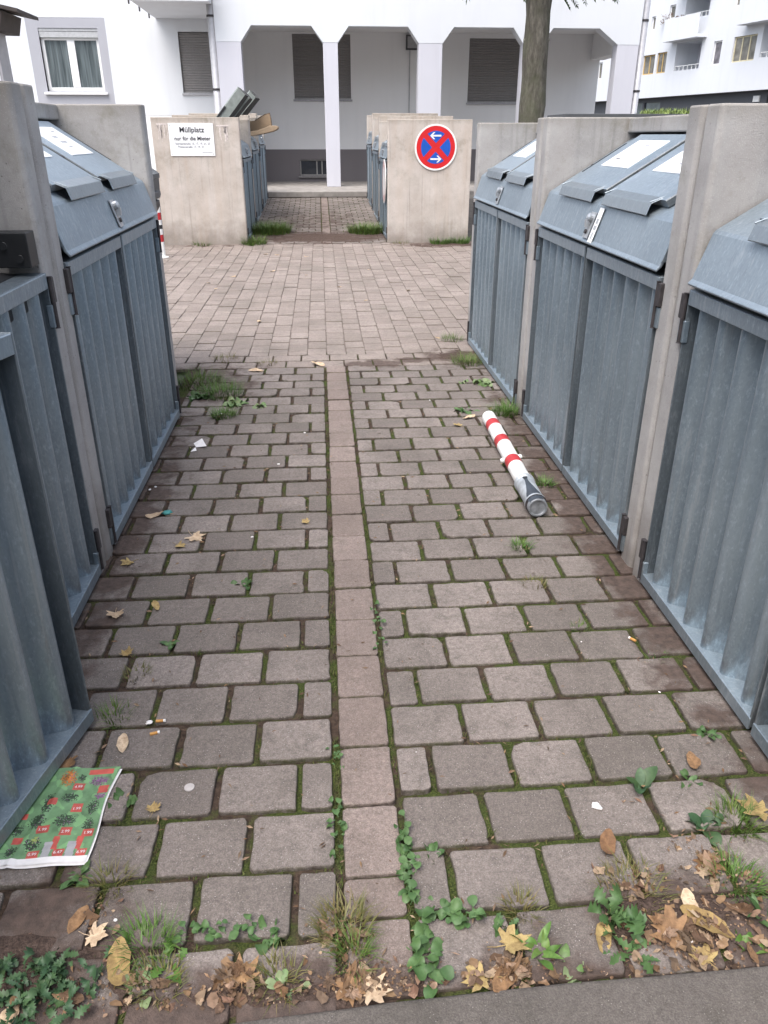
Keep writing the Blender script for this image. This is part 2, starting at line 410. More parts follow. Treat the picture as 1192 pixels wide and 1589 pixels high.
def paver(b, x0, x1, y0, y1, fine=True):
    w_, h_ = x1 - x0, y1 - y0
    if w_ < .03 or h_ < .03: return
    cx, cy = (x0 + x1) / 2 + rnd.uniform(-.002, .002), (y0 + y1) / 2 + rnd.uniform(-.002, .002)
    rot = rnd.uniform(-.012, .012) if fine else rnd.uniform(-.008, .008)
    tx, ty, dz = rnd.uniform(-.03, .03), rnd.uniform(-.03, .03), rnd.uniform(-.0035, .003)
    rc = min(.0105 if fine else .007, w_ * .3, h_ * .3); pts = []
    arc = 4 if fine else 2
    side = 4 if fine else 0
    hw, hh = w_ / 2, h_ / 2
    cs = [(hw - rc, hh - rc, 0), (-hw + rc, hh - rc, 90), (-hw + rc, -hh + rc, 180), (hw - rc, -hh + rc, 270)]
    for i, (ax, ay, a0) in enumerate(cs):
        rcv = rc * (rnd.uniform(.6, 1.5) if fine else 1)
        for q in range(arc):
            a = R(a0 + 90 * q / (arc - 1)); pts.append((ax + rc * math.cos(a), ay + rc * math.sin(a)))
        nx_, ny_, na = cs[(i + 1) % 4]; a = R(a0 + 90)
        p0 = (ax + rc * math.cos(a), ay + rc * math.sin(a)); p1 = (nx_ + rc * math.cos(a), ny_ + rc * math.sin(a))
        for q in range(1, side + 1):
            t = q / (side + 1); pts.append((p0[0] + (p1[0] - p0[0]) * t, p0[1] + (p1[1] - p0[1]) * t))
    if fine:
        j = []
        for p in pts:
            s = 1 + .032 * nz((cx + p[0]) * 52, (cy + p[1]) * 52, 5) + rnd.uniform(-.015, .015)
            j.append((p[0] * s, p[1] * s))
        pts = j
        if rnd.random() < .16:      # a chipped corner
            kx, ky = rnd.choice([(1, 1), (-1, 1), (-1, -1), (1, -1)]); q = rnd.uniform(.86, .95)
            pts = [(p[0] * q, p[1] * q) if p[0] * kx > hw * .7 and p[1] * ky > hh * .6 else p for p in pts]
    n = len(pts); cr, sr = math.cos(rot), math.sin(rot)
    rings = [(1.0, -.03, 1), (1.0, -.006, .9), (.985, -.0018, .6), (.965, 0, .2), (.9, .0006, 0)] if fine else [(1.0, -.02, .7), (1.0, -.003, .45), (.95, 0, .05)]
    vs = []; fs = []
    for (s, z, e) in rings:
        for (px, py) in pts:
            ins = (1 - s) * min(hw, hh)
            l = math.hypot(px, py); qx, qy = px * (1 - ins / max(l, .01)), py * (1 - ins / max(l, .01))
            X, Y = cx + qx * cr - qy * sr, cy + qx * sr + qy * cr
            vs.append((X, Y, gz(Y) + z + dz + tx * qx * .4 + ty * qy * .4)); b.e.append(e)
    for r_ in range(len(rings) - 1):
        for k in range(n):
            fs.append((r_ * n + k, r_ * n + (k + 1) % n, (r_ + 1) * n + (k + 1) % n, (r_ + 1) * n + k))
    fs.append(tuple((len(rings) - 1) * n + k for k in range(n)))
    b.add(vs, fs)

near = MB(); near.e = []; strip = MB(); strip.e = []; joints = []
J = .0155
for side in (1, -1):
    y0 = 1.558 if side > 0 else 1.523
    for k in range(-5, 26):
        a = y0 + k * .1645; a1 = a + .1645 - J
        if a > 5.24 or a < .84: continue
        a1 = min(a1, 5.306)
        half = k % 2 != 0
        x = .0; first = True; start = .1475 if side > 0 else .0185; lim = 1.13 if side > 0 else .87
        while start + x < lim:
            wd = (.0925 if (half and first) else .2045) + rnd.uniform(-.003, .003)
            e = min(start + x + wd - J, lim)
            xx = (start + x, e) if side > 0 else (-e, -(start + x))
            paver(near, xx[0], xx[1], max(a + J / 2, .865) , a1 + J / 2)
            joints.append((side * (start + x + wd - J / 2), a + J / 2, a1 + J / 2, 0))
            x += wd; first = False
        joints.append((a, side * start, side * lim, 1))
ya = 1.565
for k in range(-4, 19):
    a = ya + k * .1995
    if k == -3: a, e = 1.069, 1.1675
    elif k == -4: a, e = .90, 1.067
    else: e = a + .1995
    if a > 5.28: continue
    e = min(e, 5.318)
    paver(strip, .0015, .1325, a + .003, e - .003)
# two header rows across, then the long rows of the crossing lane
mid = MB(); mid.e = []
for r_, yy in enumerate((5.315, 5.478)):
    x = -5.0 - (.1 if r_ else 0)
    while x < 5:
        paver(mid, x + .005, x + .2, yy + .005, yy + .158, False); x += .205
c = 0; x = -5.0
while x < 5.0:
    y = 5.645 - (.1 if c % 2 else 0) + rnd.uniform(-.01, .01)
    while y < 11.95:
        y1 = min(y + .205, 12.0)
        if y1 - max(y, 5.64) > .04: paver(mid, x + .002, x + .141, max(y, 5.64) + .0055, y1 - .0055, False)
        y += .205
    x += .143; c += 1
far = MB(); far.e = []
for side in (1, -1):
    for k in range(33):
        a = 12.02 + k * .1645; x = 0; first = True; start = .145 if side > 0 else .015
        while start + x < 1.02 + (.1 if side < 0 else 0):
            wd = .1 if (first and k % 2) else .2045
            xx = (start + x, start + x + wd - .016); xx = xx if side > 0 else (-xx[1], -xx[0])
            paver(far, xx[0], xx[1], a + .008, a + .156, False); x += wd; first = False
for k in range(27): paver(strip, .004, .13, 12.05 + k * .1995, 12.05 + (k + 1) * .1995 - .006, False)
tag(near.build('paving_of_the_passage', PAV), kind='structure')
tag(strip.build('paving_centre_strip', PAVS), kind='structure')
tag(mid.build('paving_of_the_lane', PAVM), kind='structure')
tag(far.build('paving_of_the_far_passage', PAV), kind='structure')

# kerb across the near end
b = MB()
def kf(x): return .8945 + (.048 if x < .266 else .013) * (x - .266) + .003 * nz(x * 6, 1)
n = 60
prof = [(0, -.04), (-.001, .008), (-.005, .013), (-.014, .0155), (-.30, .017)]
b.grid(n, 4, lambda u, v: (-2 + 4 * u, kf(-2 + 4 * u) + prof[round(v * 4)][0] + .0015 * nz(u * 200, v * 3), prof[round(v * 4)][1] + .0012 * nz(u * 150, v * 9, 4)))
tag(b.build('kerb', KERB, smooth=True), kind='structure')

# soil trodden over the paving
def mound(b, cx, cy, rx, ry, h, seed, n=46):
    def fn(u, v):
        x, y = cx + (2 * u - 1) * rx, cy + (2 * v - 1) * ry
        q = ((2 * u - 1) ** 2 + (2 * v - 1) ** 2)
        z = h * max(0, 1 - q) + .012 * nz(x * 5, y * 9, seed) + .005 * nz(x * 22, y * 22, seed) - .009 - .02 * max(0, q - .75)
        return (x, y, gz(y) + z)
    b.grid(n, n, fn)
b = MB()
mound(b, 0.0, 12.5, 1.15, .62, .016, 3, 60); mound(b, 1.0, 5.5, .3, .28, .012, 6)
mound(b, 1.75, 11.78, .6, .2, .014, 9); mound(b, .7, .99, .3, .1, .012, 12); mound(b, -.05, .94, .3, .06, .012, 14); mound(b, -.62, 1.0, .3, .12, .013, 16)
tag(b.build('trodden_soil', DIRTM, smooth=True), kind='structure')

# moss in the joints: nobody could count it
b = MB()
def blade(b, p, ang, h, lean, wd, segs=2, mi=0, curl=1.0):
    d = Vector((math.cos(ang), math.sin(ang), 0)); s_ = Vector((-d.y, d.x, 0)); vs = []
    for i in range(segs + 1):
        t = i / segs
        c_ = Vector(p) + d * (lean * t ** (1 + curl)) + Vector((0, 0, h * (t - .25 * curl * t * t * min(1, lean / max(h, .001)))))
        ww = wd * (1 - t * .95) / 2
        vs += [c_ - s_ * ww, c_ + s_ * ww]
    b.add(vs, [(2 * i, 2 * i + 1, 2 * i + 3, 2 * i + 2) for i in range(segs)], mi)
for jn in joints:
    if jn[3] == 1:
        y, xa, xb = jn[0], jn[1], jn[2]; m = 60 if y < 2.6 else 26
    else:
        m = 16 if jn[1] < 2.6 else 7
    for q in range(m):
        if jn[3] == 1: x_, y_ = xa + (xb - xa) * rnd.random(), y + rnd.uniform(-.008, .008)
        else: x_, y_ = jn[0] + rnd.uniform(-.008, .008), jn[1] + (jn[2] - jn[1]) * rnd.random()
        if nz(x_ * 4, y_ * 4, 8) + .35 * nz(x_ * 15, y_ * 15, 2) < ((.0 if x_ > .1 else .08) + .05 * (y_ - 2.0)): continue
        for t in range(2):
            blade(b, (x_ + rnd.uniform(-.004, .004), y_ + rnd.uniform(-.004, .004), -.011), rnd.uniform(0, 6.28), rnd.uniform(.005, .013), rnd.uniform(.002, .009), rnd.uniform(.0025, .005), 1)
for q in range(2600):       # beside the centre strip
    y_ = .95 + 4.3 * rnd.random() ** 1.8; x_ = rnd.choice((-.009, .14)) + rnd.uniform(-.009, .009)
    if nz(x_ * 3, y_ * 5, 18) < -.15: continue
    blade(b, (x_, y_, -.011), rnd.uniform(0, 6.28), rnd.uniform(.006, .018), rnd.uniform(.002, .012), rnd.uniform(.0025, .005), 1)
for q in range(150):      # small shoots standing in the joints
    jn = rnd.choice(joints)
    if jn[3] == 1: x_, y_ = jn[1] + (jn[2] - jn[1]) * rnd.random(), jn[0]
    else: x_, y_ = jn[0], jn[1] + (jn[2] - jn[1]) * rnd.random()
    if y_ > 4.2 or rnd.random() < (.55 if x_ < 0 else .1): continue
    for t in range(rnd.randint(6, 26)):
        blade(b, (x_ + rnd.gauss(0, .007), y_ + rnd.gauss(0, .007), -.01), rnd.uniform(0, 6.28), rnd.uniform(.008, .024), rnd.uniform(.004, .02), rnd.uniform(.0018, .004), 2)
tag(b.build('moss', MOSS), kind='stuff')

# walkway step in front of the house
b = MB()
b.box(-9, 9, 17.5, 24, .1, .40)
o = tag(b.build('walkway', m_plain('walkway_concrete', (.27, .25, .23), .9, 0, .25, 7, .3), bevel=.012), kind='structure')
b = MB(); b.box(-1.25, 1.15, 17.38, 17.497, .1, .302)
tag(b.build('gutter', m_plain('dark_gutter', (.035, .026, .022), .95, 0, .3, 15, .5)), kind='structure')

# ------------------------------------------------------------------ bin enclosures
W2 = .88; HC = 1.53; DEP = 1.2
LH = (.42, 1.44)                                 # hinge line of the lid (u, z)
SD = Vector((-.39, 0, -.24)).normalized(); SN = Vector((-.24, 0, .39)).normalized(); SN = Vector((-abs(SD.z), 0, abs(SD.x)))
SL = math.hypot(.39, .24)
def slope(s, v, n): return Vector((0, v, 0)) + SD * s + SN * n

def corr_panel(b, v0, v1, z0, z1, per, flip=1):
    n = per * 14
    def fn(i, z):
        t = i / n; v = v0 + (v1 - v0) * t
        q = math.tanh(.8 * math.sin(2 * math.pi * per * t - 1.571)) / math.tanh(.8)
        return (.0405 - .0345 * q, v * flip, z)
    vs = [fn(i, z) for z in (z0, (z0 + z1) / 2, z1) for i in range(n + 1)]
    fs = [(j * (n + 1) + i, j * (n + 1) + i + 1, (j + 1) * (n + 1) + i + 1, (j + 1) * (n + 1) + i) for j in range(2) for i in range(n)]
    if flip < 0: fs = [f[::-1] for f in fs]
    b.add(vs, fs)
def make_door(parent, flip, z1=1.035):
    L, z0 = .772, .022
    y = lambda a, c: (min(a * flip, c * flip), max(a * flip, c * flip))
    b = MB()
    b.box(-.004, .079, *y(0, .007), z0, z1); b.box(.077, .082, *y(.007, .04), z0, z1)                # hinge stile: angle iron, edge to the front
    b.box(-.004, .079, *y(L - .007, L), z0, z1); b.box(.077, .082, *y(L - .04, L - .007), z0, z1)
    b.box(-.006, .001, *y(.0075, L - .0075), z1 - .044, z1 - .001, 1)                                    # top rail
    b.box(.001, .078, *y(.0075, L - .0075), z1 - .005, z1)
    b.box(-.007, .0005, *y(.0005, L - .0005), z0 - .006, z0 + .033, 1); b.box(.0005, .079, *y(.0075, L - .0075), z0 + .026, z0 + .031, 1)   # bottom angle, ledge on top
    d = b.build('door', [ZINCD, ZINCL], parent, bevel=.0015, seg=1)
    d.location = (0, -.78 * flip, 0)
    b = MB(); corr_panel(b, .008, L - .008, z0 + .03, z1 - .004, 6, flip); b.build('corrugated_panel', ZINC, d, smooth=True)
    for zc in (.95, .105):
        b = MB()
        b.box(-.013, .012, *y(-.032, -.004), zc - .005, zc + .07); b.box(-.008, .010, *y(-.028, .012), zc - .075, zc - .008, 1)
        b.tube([(-.010, -.004 * flip, zc - .078), (-.010, -.004 * flip, zc + .074)], .007, 8)
        b.build('hinge', [HINGE, ZINC], d, bevel=.002, seg=1)
    return d
def make_flap(lid, vc, wd=.56):
    b = MB(); L = .385
    b.prism([(-wd / 2, 0), (wd / 2, 0), (wd / 2, .023), (wd / 2 - .004, .026), (-wd / 2 + .004, .026), (-wd / 2, .023)], lambda p, q, t: slope(t, p, q), 0, L)
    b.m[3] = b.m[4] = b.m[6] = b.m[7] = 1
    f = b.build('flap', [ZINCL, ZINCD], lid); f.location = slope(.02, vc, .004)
    b = MB()
    w2 = wd / 2 - .045
    out = [(L - .012, .026), (L + .034, .034), (L + .066, .008), (L + .064, .004), (L + .032, .030), (L - .012, .022)]
    b.prism(out, lambda p, q, t: slope(p, t, q), -w2, w2)
    for e in (-w2, w2 - .003): b.prism([(L - .03, .026), (L + .034, .0345), (L + .036, .040)], lambda p, q, t: slope(p, t, q), e, e + .003)
    b.build('handle', ZINC, f, bevel=.0015, seg=1)
    b = MB(); sw = wd * .30
    b.prism([(-sw, .026), (sw, .026), (sw, .029), (-sw, .029)], lambda p, q, t: slope(t, p, q), .05, .245)
    for i in range(4):      # faint lines and pictograms on the sheet
        s0 = .08 + i * .035
        for q in range(rnd.randint(1, 2)):
            a = rnd.uniform(-sw + .04, sw - .10)
            b.prism([(a, .0290), (a + rnd.uniform(.03, .08), .0290), (a + .05, .0296), (a, .0296)], lambda p, q_, t: slope(t, p, q_), s0, s0 + rnd.uniform(.008, .016), 1)
    b.build('label_sheet', [STICK, GREYINK], f)
    so_ = .006 if vc > 0 else -.006
    b = MB(); sg0 = wd / 2 * (1 if vc > 0 else -1); b.prism([(min(sg0, sg0 + 2 * so_), .0), (max(sg0, sg0 + 2 * so_), .0), (max(sg0, sg0 + 2 * so_), .027), (min(sg0, sg0 + 2 * so_), .027)], lambda p, q, t: slope(t, p, q), .07, .30); b.build('dark_gap_strip', BLACKP, f)  # black strip standing in for the dark gap along the flap's outer edge
    b = MB(); b.tube([slope(.24, wd / 2 + .0, .012), slope(.24, wd / 2 + .035, .012)], .014, 10); b.build('pivot_bolt', HINGE, f)
    return f
def make_enclosure(name, label):
    t = thing(name, label, 'bin enclosure', (0, 0, 0), 0, 'concrete bin enclosures')
    b = MB()
    for s in (-1, 1):
        a, c = (-W2, -W2 + .1) if s < 0 else (W2 - .1, W2)
        ch = .012
        b.prism([(0, a + ch), (ch, a), (DEP, a), (DEP, c), (ch, c), (0, c - ch)][::-1], lambda p, q, t_: (p, q, t_), -.03, HC)
    b.box(DEP - .1, DEP - .002, -W2 + .1, W2 - .1, -.03, HC - .003)
    b.box(LH[0] - .025, DEP - .1, -W2 + .1, W2 - .1, HC - .066, HC - .002)
    b.build('shell', CONC, t, bevel=.006)
    # lid: folded sheet with an apron over the doors
    b = MB(); o = Vector((LH[0], 0, LH[1])); lw = W2 - .112
    pr = [(.02, 0, .0), (SL - .012, .001, 0), (SL, 0, 1)]
    P = [slope(-.005, 0, 0), slope(SL - .01, 0, 0), slope(SL + .002, 0, -.004), Vector((-.43, 0, -.372)), Vector((-.442, 0, -.385)), Vector((-.436, 0, -.392)), Vector((-.42, 0, -.375)), slope(SL - .02, 0, -.012), slope(-.005, 0, -.006)]
    b.prism([(p.x, p.z) for p in P][::-1], lambda p, q, t_: Vector((p, t_, q)), -lw, lw)
    lid = b.build('lid', ZINCL, t, bevel=.003); lid.location = o
    for s in (-1, 1):
        b = MB(); y0 = s * lw; b.prism([(-.425, -.36), (-.385, -.25), (-.30, -.26), (-.40, -.36)], lambda p, q, t_: Vector((p, t_, q)), y0 - .002, y0 + .002); b.build('side_cheek', ZINC, lid)
    for vc in (-.302, .302): make_flap(lid, vc)
    an = Vector((-.152, 0, .045)).normalized(); an = Vector((-.96, 0, .28))
    ad = Vector((-.045, 0, -.14)).normalized(); a0 = Vector((-.40, 0, -.262))
    A = lambda s, v, n_: a0 + ad * s + Vector((0, v, 0)) + Vector((ad.z, 0, -ad.x)) * n_
    b = MB(); b.prism([(-.03, -.001), (.03, -.001), (.03, .004), (-.03, .004)], lambda p, q, t_: A(t_, p, q), .01, .115); b.build('lock_plate', ZBR, lid, bevel=.001, seg=1)
    b = MB(); b.tube([A(.035, 0, .003), A(.035, 0, .02), A(.035, 0, .026)], [.017, .017, .008], 12)
    b.box(-.008, .008, -.008, .008, -.03, .0, 0, Matrix.Translation(A(.045, 0, .02))); b.tube([A(.09, .004, .003), A(.09, .004, .012)], .009, 10, 1)
    b.build('lock', [ZBR, HINGE], lid)
    make_door(t, 1); make_door(t, -1)
    return t

XR, XL = 1.10, -.85
e0 = make_enclosure('bin_enclosure', 'right-hand enclosure with white sticker beside its lock, directly beyond the lying bollard')
e0.location = (XR, 3.305, 0)
# the sticker strip only this one wears
lid = kids(e0, 'lid')[0]
def apron(s, v, n_): 
    ad = Vector((-.045, 0, -.14)).normalized(); return Vector((-.40, 0, -.262)) + ad * s + Vector((0, v, 0)) + Vector((ad.z, 0, -ad.x)) * n_
encs = {}
def enc(key, x, y, rz, sz, z, label):
    c = copy_tree(e0); c.location = (x, y, z); c.rotation_euler = (0, 0, rz); c.scale = (1, 1, sz); c['label'] = label; encs[key] = c; return c
enc('R1', XR, 5.085, 0, 1, 0, 'right-hand enclosure farthest along its row, its end wall facing the crossing lane')
enc('R3', XR, 1.525, 0, 1, 0, 'nearest enclosure on the right, its corrugated door cut by the photo edge')
enc('L1', XL, 3.505, math.pi, 1.037, 0, 'left-hand enclosure with closed lid, grass growing at its far corner')
L2 = enc('L2', XL, 1.735, math.pi, 1.037, 0, 'nearest left enclosure with lid thrown open, black bin inside and door ajar')
for i, (y, zz) in enumerate(((12.93, .04), (14.71, .12), (16.49, .20))):
    enc('FR%d' % i, .965, y, 0, 1.055 - .0 * i, zz, ['far enclosure whose end wall carries the round no-stopping sign', 'middle enclosure of the far row on the right of the passage', 'last enclosure of the right-hand far row, next to the house walkway'][i])
    enc('FL%d' % i, -1.09, y, math.pi, 1.07 - .01 * i, zz, ['far enclosure whose end wall carries the white Müllplatz sign', 'middle enclosure of the far left row with cardboard poking out of it', 'last enclosure of the left-hand far row, next to the house walkway'][i])
for k_ in ('FR0', 'FL0'):
    sh = kids(encs[k_], 'shell')[0]; me = sh.data.copy(); me.materials.clear(); me.materials.append(CONCW); sh.data = me
for k_ in ('FR1', 'FR2', 'FL1', 'FL2'):
    kids(encs[k_], 'shell')[0].data = kids(encs['FR0'], 'shell')[0].data
# state of single enclosures
b = MB(); b.prism([(.045, 0.0005), (.095, .0005), (.095, .002), (.045, .002)], lambda p, q, t_: apron(t_, -p, q), -.012, .125)
for (a, c, s0, s1) in ((.058, .082, .03, .05), (.055, .085, .058, .075), (.06, .078, .085, .11)): b.prism([(a, .002), (c, .002), (c - .006, .0026), (a + .005, .0026)], lambda p, q, t_: apron(t_, -p, q), s0, s1, 1)
b.build('sticker', [STICK, GREYINK], lid)
dB = [d for d in kids(L2, 'door') if d.location.y > 0][0]; dB.rotation_euler = (0, 0, R(-13.5)); dB['label'] = 'door leaf standing ajar'
kids(L2, 'lid')[0].rotation_euler = (0, R(110), 0)
for key, ang in (('FL0', (76, 78)), ('FL1', (77, 75))):
    for f, a in zip(kids(kids(encs[key], 'lid')[0], 'flap'), ang):
        f.rotation_euler = (0, R(a), 0); f['label'] = 'thick flap standing open'
        bx = MB(); wd = .56
        bx.prism([(-wd / 2, -.10), (wd / 2, -.10), (wd / 2, .02), (wd / 2 - .02, .035), (-wd / 2 + .02, .035), (-wd / 2, .02)], lambda p, q, t_: slope(t_, p, q), 0, .60)
        bx.m[1] = 1; bx.m[2] = 1  # shade on the underside and front end painted near-black
        f.data = bx.build('flap', [m_plain('grey_green_flap', (.22, .245, .23), .5, .2, .2, 14), m_plain('shaded_flap_faces', (.03, .03, .03), .8)]).data
        for o_ in [o_ for o_ in col.objects if o_.data == f.data and o_ is not f]: bpy.data.objects.remove(o_)
        for h_ in kids(f, 'handle') + kids(f, 'label_sheet') + kids(f, 'pivot_bolt'): bpy.data.objects.remove(h_)

# ------------------------------------------------------------------ bins, carton
def make_bin(label, loc, rz, w_=.56, d_=.62, h=1.0, open_=None, group=None):
    t = thing('wheelie_bin', label, 'bin', loc, rz, group)
    b = MB()
    rings = [(.78, 0.06), (.80, .08), (.98, h - .06), (1.06, h - .055), (1.06, h), (1.0, h)]
    vs = []; fs = []
    for (s, z) in rings:
        for (px, py) in ((-1, -.8), (-.8, -1), (.8, -1), (1, -.8), (1, .8), (.8, 1), (-.8, 1), (-1, .8)):
            vs.append((px * w_ / 2 * s, py * d_ / 2 * s, z))
    for r_ in range(len(rings) - 1):
        for k in range(8): fs.append((r_ * 8 + k, r_ * 8 + (k + 1) % 8, r_ * 8 + 8 + (k + 1) % 8, r_ * 8 + 8 + k))
    fs.append(tuple(range(8))[::-1]); fs.append(tuple(range(40, 48)))
    b.add(vs, fs); b.build('body', BLACKP, t, bevel=.006)
    for s in (-1, 1):
        b = MB(); b.tube([(s * w_ * .40 - .02, d_ * .44, .09), (s * w_ * .40 + .02, d_ * .44, .09)], .09, 16); b.build('wheel', BLACKP, t)
    return t
bb = make_bin('black wheelie bin inside the nearest left enclosure, seen over the door top', (-1.19, 2.19, 0), R(90), .56, .58, 1.03)
b = MB(); b.prism([(-.31, 1.035), (-.31, 1.06), (-.27, 1.075), (.25, 1.14), (.30, 1.12), (.30, 1.035)], lambda p, q, t_: (t_, p, q), -.31, .29)
b.box(-.10, .10, -.16, -.15, 1.0905, 1.092, 1); b.box(-.2, -.16, -.2, -.12, 1.086, 1.096, 1)
b.build('lid', [BLACKP, GREYINK], bb, bevel=.012)
b = MB(); b.box(.006, .105, -.772, -.70, 1.06, 1.155)
for (u_, z_) in ((.035, 1.085), (.075, 1.12)): b.tube([(u_, -.70, z_), (u_, -.692, z_)], .008, 8)
b.build('lid_bracket', BLACKP, L2, bevel=.006)

ct = thing('waste_container', 'dark container with sloping lid peeking out past the end wall above a bollard', 'bin', (-1.545, 4.92, .03))
b = MB()
b.prism([(.40, .12), (.45, .9), (.53, 1.02), (.53, 1.06), (-.45, 1.06), (-.42, .12)], lambda p, q, t_: (p, t_, q), -.42, .42); b.build('body', BLACKP, ct, bevel=.01)
b = MB(); b.prism([(.535, 1.065), (.54, 1.215), (.12, 1.49), (-.4, 1.5), (-.45, 1.065)], lambda p, q, t_: (p, t_, q), -.44, .44); b.build('lid', m_plain('dark_grey_steel', (.075, .08, .085), .45, .3, .2, 9), ct, bevel=.008)
for z_, x_ in ((1.20, .535), (1.10, .53)):
    b = MB(); b.box(x_, x_ + .035, -.3, .3, z_ - .012, z_ + .018); b.build('handle', m_plain('grey_handle', (.10, .105, .11), .5, .3), ct, bevel=.004)

cb = thing('cardboard_box', 'brown cardboard box poking out of the far left bin row, bottom flap hanging out', 'box', (-1.20, 14.62, 0))
b = MB(); b.prism([(-.1, 1.66), (.13, 1.68), (.30, 1.77), (.38, 1.79), (.40, 1.60), (.36, 1.50), (-.1, 1.50)], lambda p, q, t_: (p, t_, q), .22, .235); b.build('side_panel', CARDB, cb)
b = MB(); b.tube([(.13, .228, 1.682), (.30, .228, 1.772), (.38, .228, 1.792), (.395, .228, 1.70), (.40, .228, 1.60)], .011, 6); b.build('torn_edge', m_plain('dark_cardboard', (.12, .085, .06), .9), cb)
b = MB(); pf = [(-.1, 1.45), (.1, 1.445), (.3, 1.48), (.44, 1.51), (.50, 1.535), (.53, 1.56), (.52, 1.595), (.48, 1.60), (.40, 1.60), (.2, 1.53), (-.1, 1.49)]
b.prism(pf, lambda p, q, t_: (p, t_, q), -.26, .215); b.build('bottom_flap', CARDB, cb, bevel=.01)

# ------------------------------------------------------------------ signs
FN = Matrix.Rotation(R(90), 4, 'X')
yw = 12.05
sg = thing('sign', 'white rectangular sign reading Müllplatz on the sandy end wall', 'sign', (-1.755, yw - .012, 1.40))
b = MB(); b.box(-.305, .305, 0, .006, -.205, .205); 
b.build('plate', STICK, sg, bevel=.002)
for (x_, z_) in ((-.28, -.18), (.28, -.18), (-.28, .18), (.28, .18)):
    b = MB(); b.tube([(x_, -.001, z_), (x_, -.003, z_)], .007, 8); b.build('screw', GREYINK, sg)
def on_sign(name, s, size, x_, z_, mat=INK, bold=.0): return text_mesh(name, s, size, mat, sg, Matrix.Translation((x_, -.002, z_)) @ FN, 'CENTER', bold)
on_sign('lettering', 'Müllplatz', .094, .01, .092, INK, .0018)
on_sign('lettering', 'nur für die Mieter', .068, .01, -.008, INK, .0015)
GI = m_plain('slate_ink', (.16, .17, .20), .5)
on_sign('small_lettering', 'Sternenstraße 15, 17, 19, 21, 23', .037, .01, -.062, GI, .0004)
on_sign('small_lettering', 'Thielenstraße 17, 19, 21', .037, -.02, -.102, GI, .0004)
b = MB(); b.box(.13, .27, -.0018, 0, -.166, -.158); b.build('printer_line', GREYINK, sg)
# chalky glue marks left by older notices
for (x0, x1, z0, z1, lab) in ((-2.22, -2.075, 1.36, 1.60, 'torn white glue strips left of the Müllplatz sign'), (-1.41, -1.24, 1.36, 1.58, 'torn white glue strips right of the Müllplatz sign')):
    b = MB()
    for q in range(9):
        x_ = rnd.uniform(x0, x1); wd = rnd.uniform(.006, .014); zt = z1 - rnd.uniform(0, .02); zb = rnd.uniform(z0, z1 - .08)
        n_ = 8
        b.add([(x_ + rnd.uniform(-.004, .004) + (wd if k % 2 else 0), yw - .0025, zt + (zb - zt) * (k // 2) / n_) for k in range(2 * n_ + 2)], [(2 * k, 2 * k + 1, 2 * k + 3, 2 * k + 2) for k in range(n_)])
    b.box(x0, x1, yw - .0028, yw - .0022, z1 - .014, z1)
    tag(b.build('glue_residue', m_plain('chalky_glue', (.62, .56, .53), .9, 0, .15, 60)), lab, 'glue residue')

rs = thing('round_sign', 'round red and blue no-stopping sign with two white arrows on the end wall', 'sign', (1.648, yw - .014, 1.300))
b = MB()
def ring(b, r0, r1, y, mi, n=64):
    vs = [(r * math.cos(2 * math.pi * k / n), y, r * math.sin(2 * math.pi * k / n)) for r in (r0, r1) for k in range(n)]
    b.add(vs, [(k, (k + 1) % n, n + (k + 1) % n, n + k) for k in range(n)], mi)
ring(b, .276, .300, -.002, 0); ring(b, .300, .3001, -.002, 0)
n = 64; b.add([(.300 * math.cos(2 * math.pi * k / n), y, .300 * math.sin(2 * math.pi * k / n)) for y in (-.002, .008) for k in range(n)], [(k, (k + 1) % n, n + (k + 1) % n, n + k) for k in range(n)], 0)
b.add([(.276 * math.cos(2 * math.pi * k / n), -.0021, .276 * math.sin(2 * math.pi * k / n)) for k in range(n)], [tuple(range(n))], 1)
b.build('plate', [WHITE, SRED], rs)
for k in range(4):
    a0 = k * math.pi / 2; pts = [(.055, 0)]
    r_ = .212; off = .036
    amax = math.pi / 4 - math.asin(off / r_)
    pts += [(r_ * math.cos(a), r_ * math.sin(a)) for a in [amax * (-1 + 2 * q / 14) for q in range(15)]]
    b = MB(); b.add([(p[0] * math.cos(a0) - p[1] * math.sin(a0), -.0034, p[0] * math.sin(a0) + p[1] * math.cos(a0)) for p in pts], [tuple(range(len(pts)))]); b.build('blue_field', SBLUE, rs)
for s, zc in ((-1, .150), (1, -.150)):
    b = MB(); y = -.0050
    b.add([(s * .085, y, zc), (s * .035, y, zc + .045), (s * .012, y, zc + .045), (s * .046, y, zc + .011), (-s * .075, y, zc + .011), (-s * .075, y, zc - .011), (s * .046, y, zc - .011), (s * .012, y, zc - .045), (s * .035, y, zc - .045)], [tuple(range(9))])
    b.build('arrow', WHITE, rs)
ds = thing('round_sign', 'faded pinkish round sign seen edge-on on the first far right door', 'sign', (.945, 12.42, .84))
b = MB(); n = 40
b.add([(x_, .30 * math.cos(2 * math.pi * k / n), .30 * math.sin(2 * math.pi * k / n)) for x_ in (-.006, .004) for k in range(n)], [tuple(range(n)), tuple(range(n, 2 * n))[::-1]] + [(k, n + k, n + (k + 1) % n, (k + 1) % n) for k in range(n)])
b.build('plate', WHITE, ds); b = MB(); b.add([(-.0075, r * math.cos(2 * math.pi * k / n), r * math.sin(2 * math.pi * k / n)) for r in (.2, .28) for k in range(n)], [(k, n + k, n + (k + 1) % n, (k + 1) % n) for k in range(n)]); b.build('red_ring', FADED, ds)

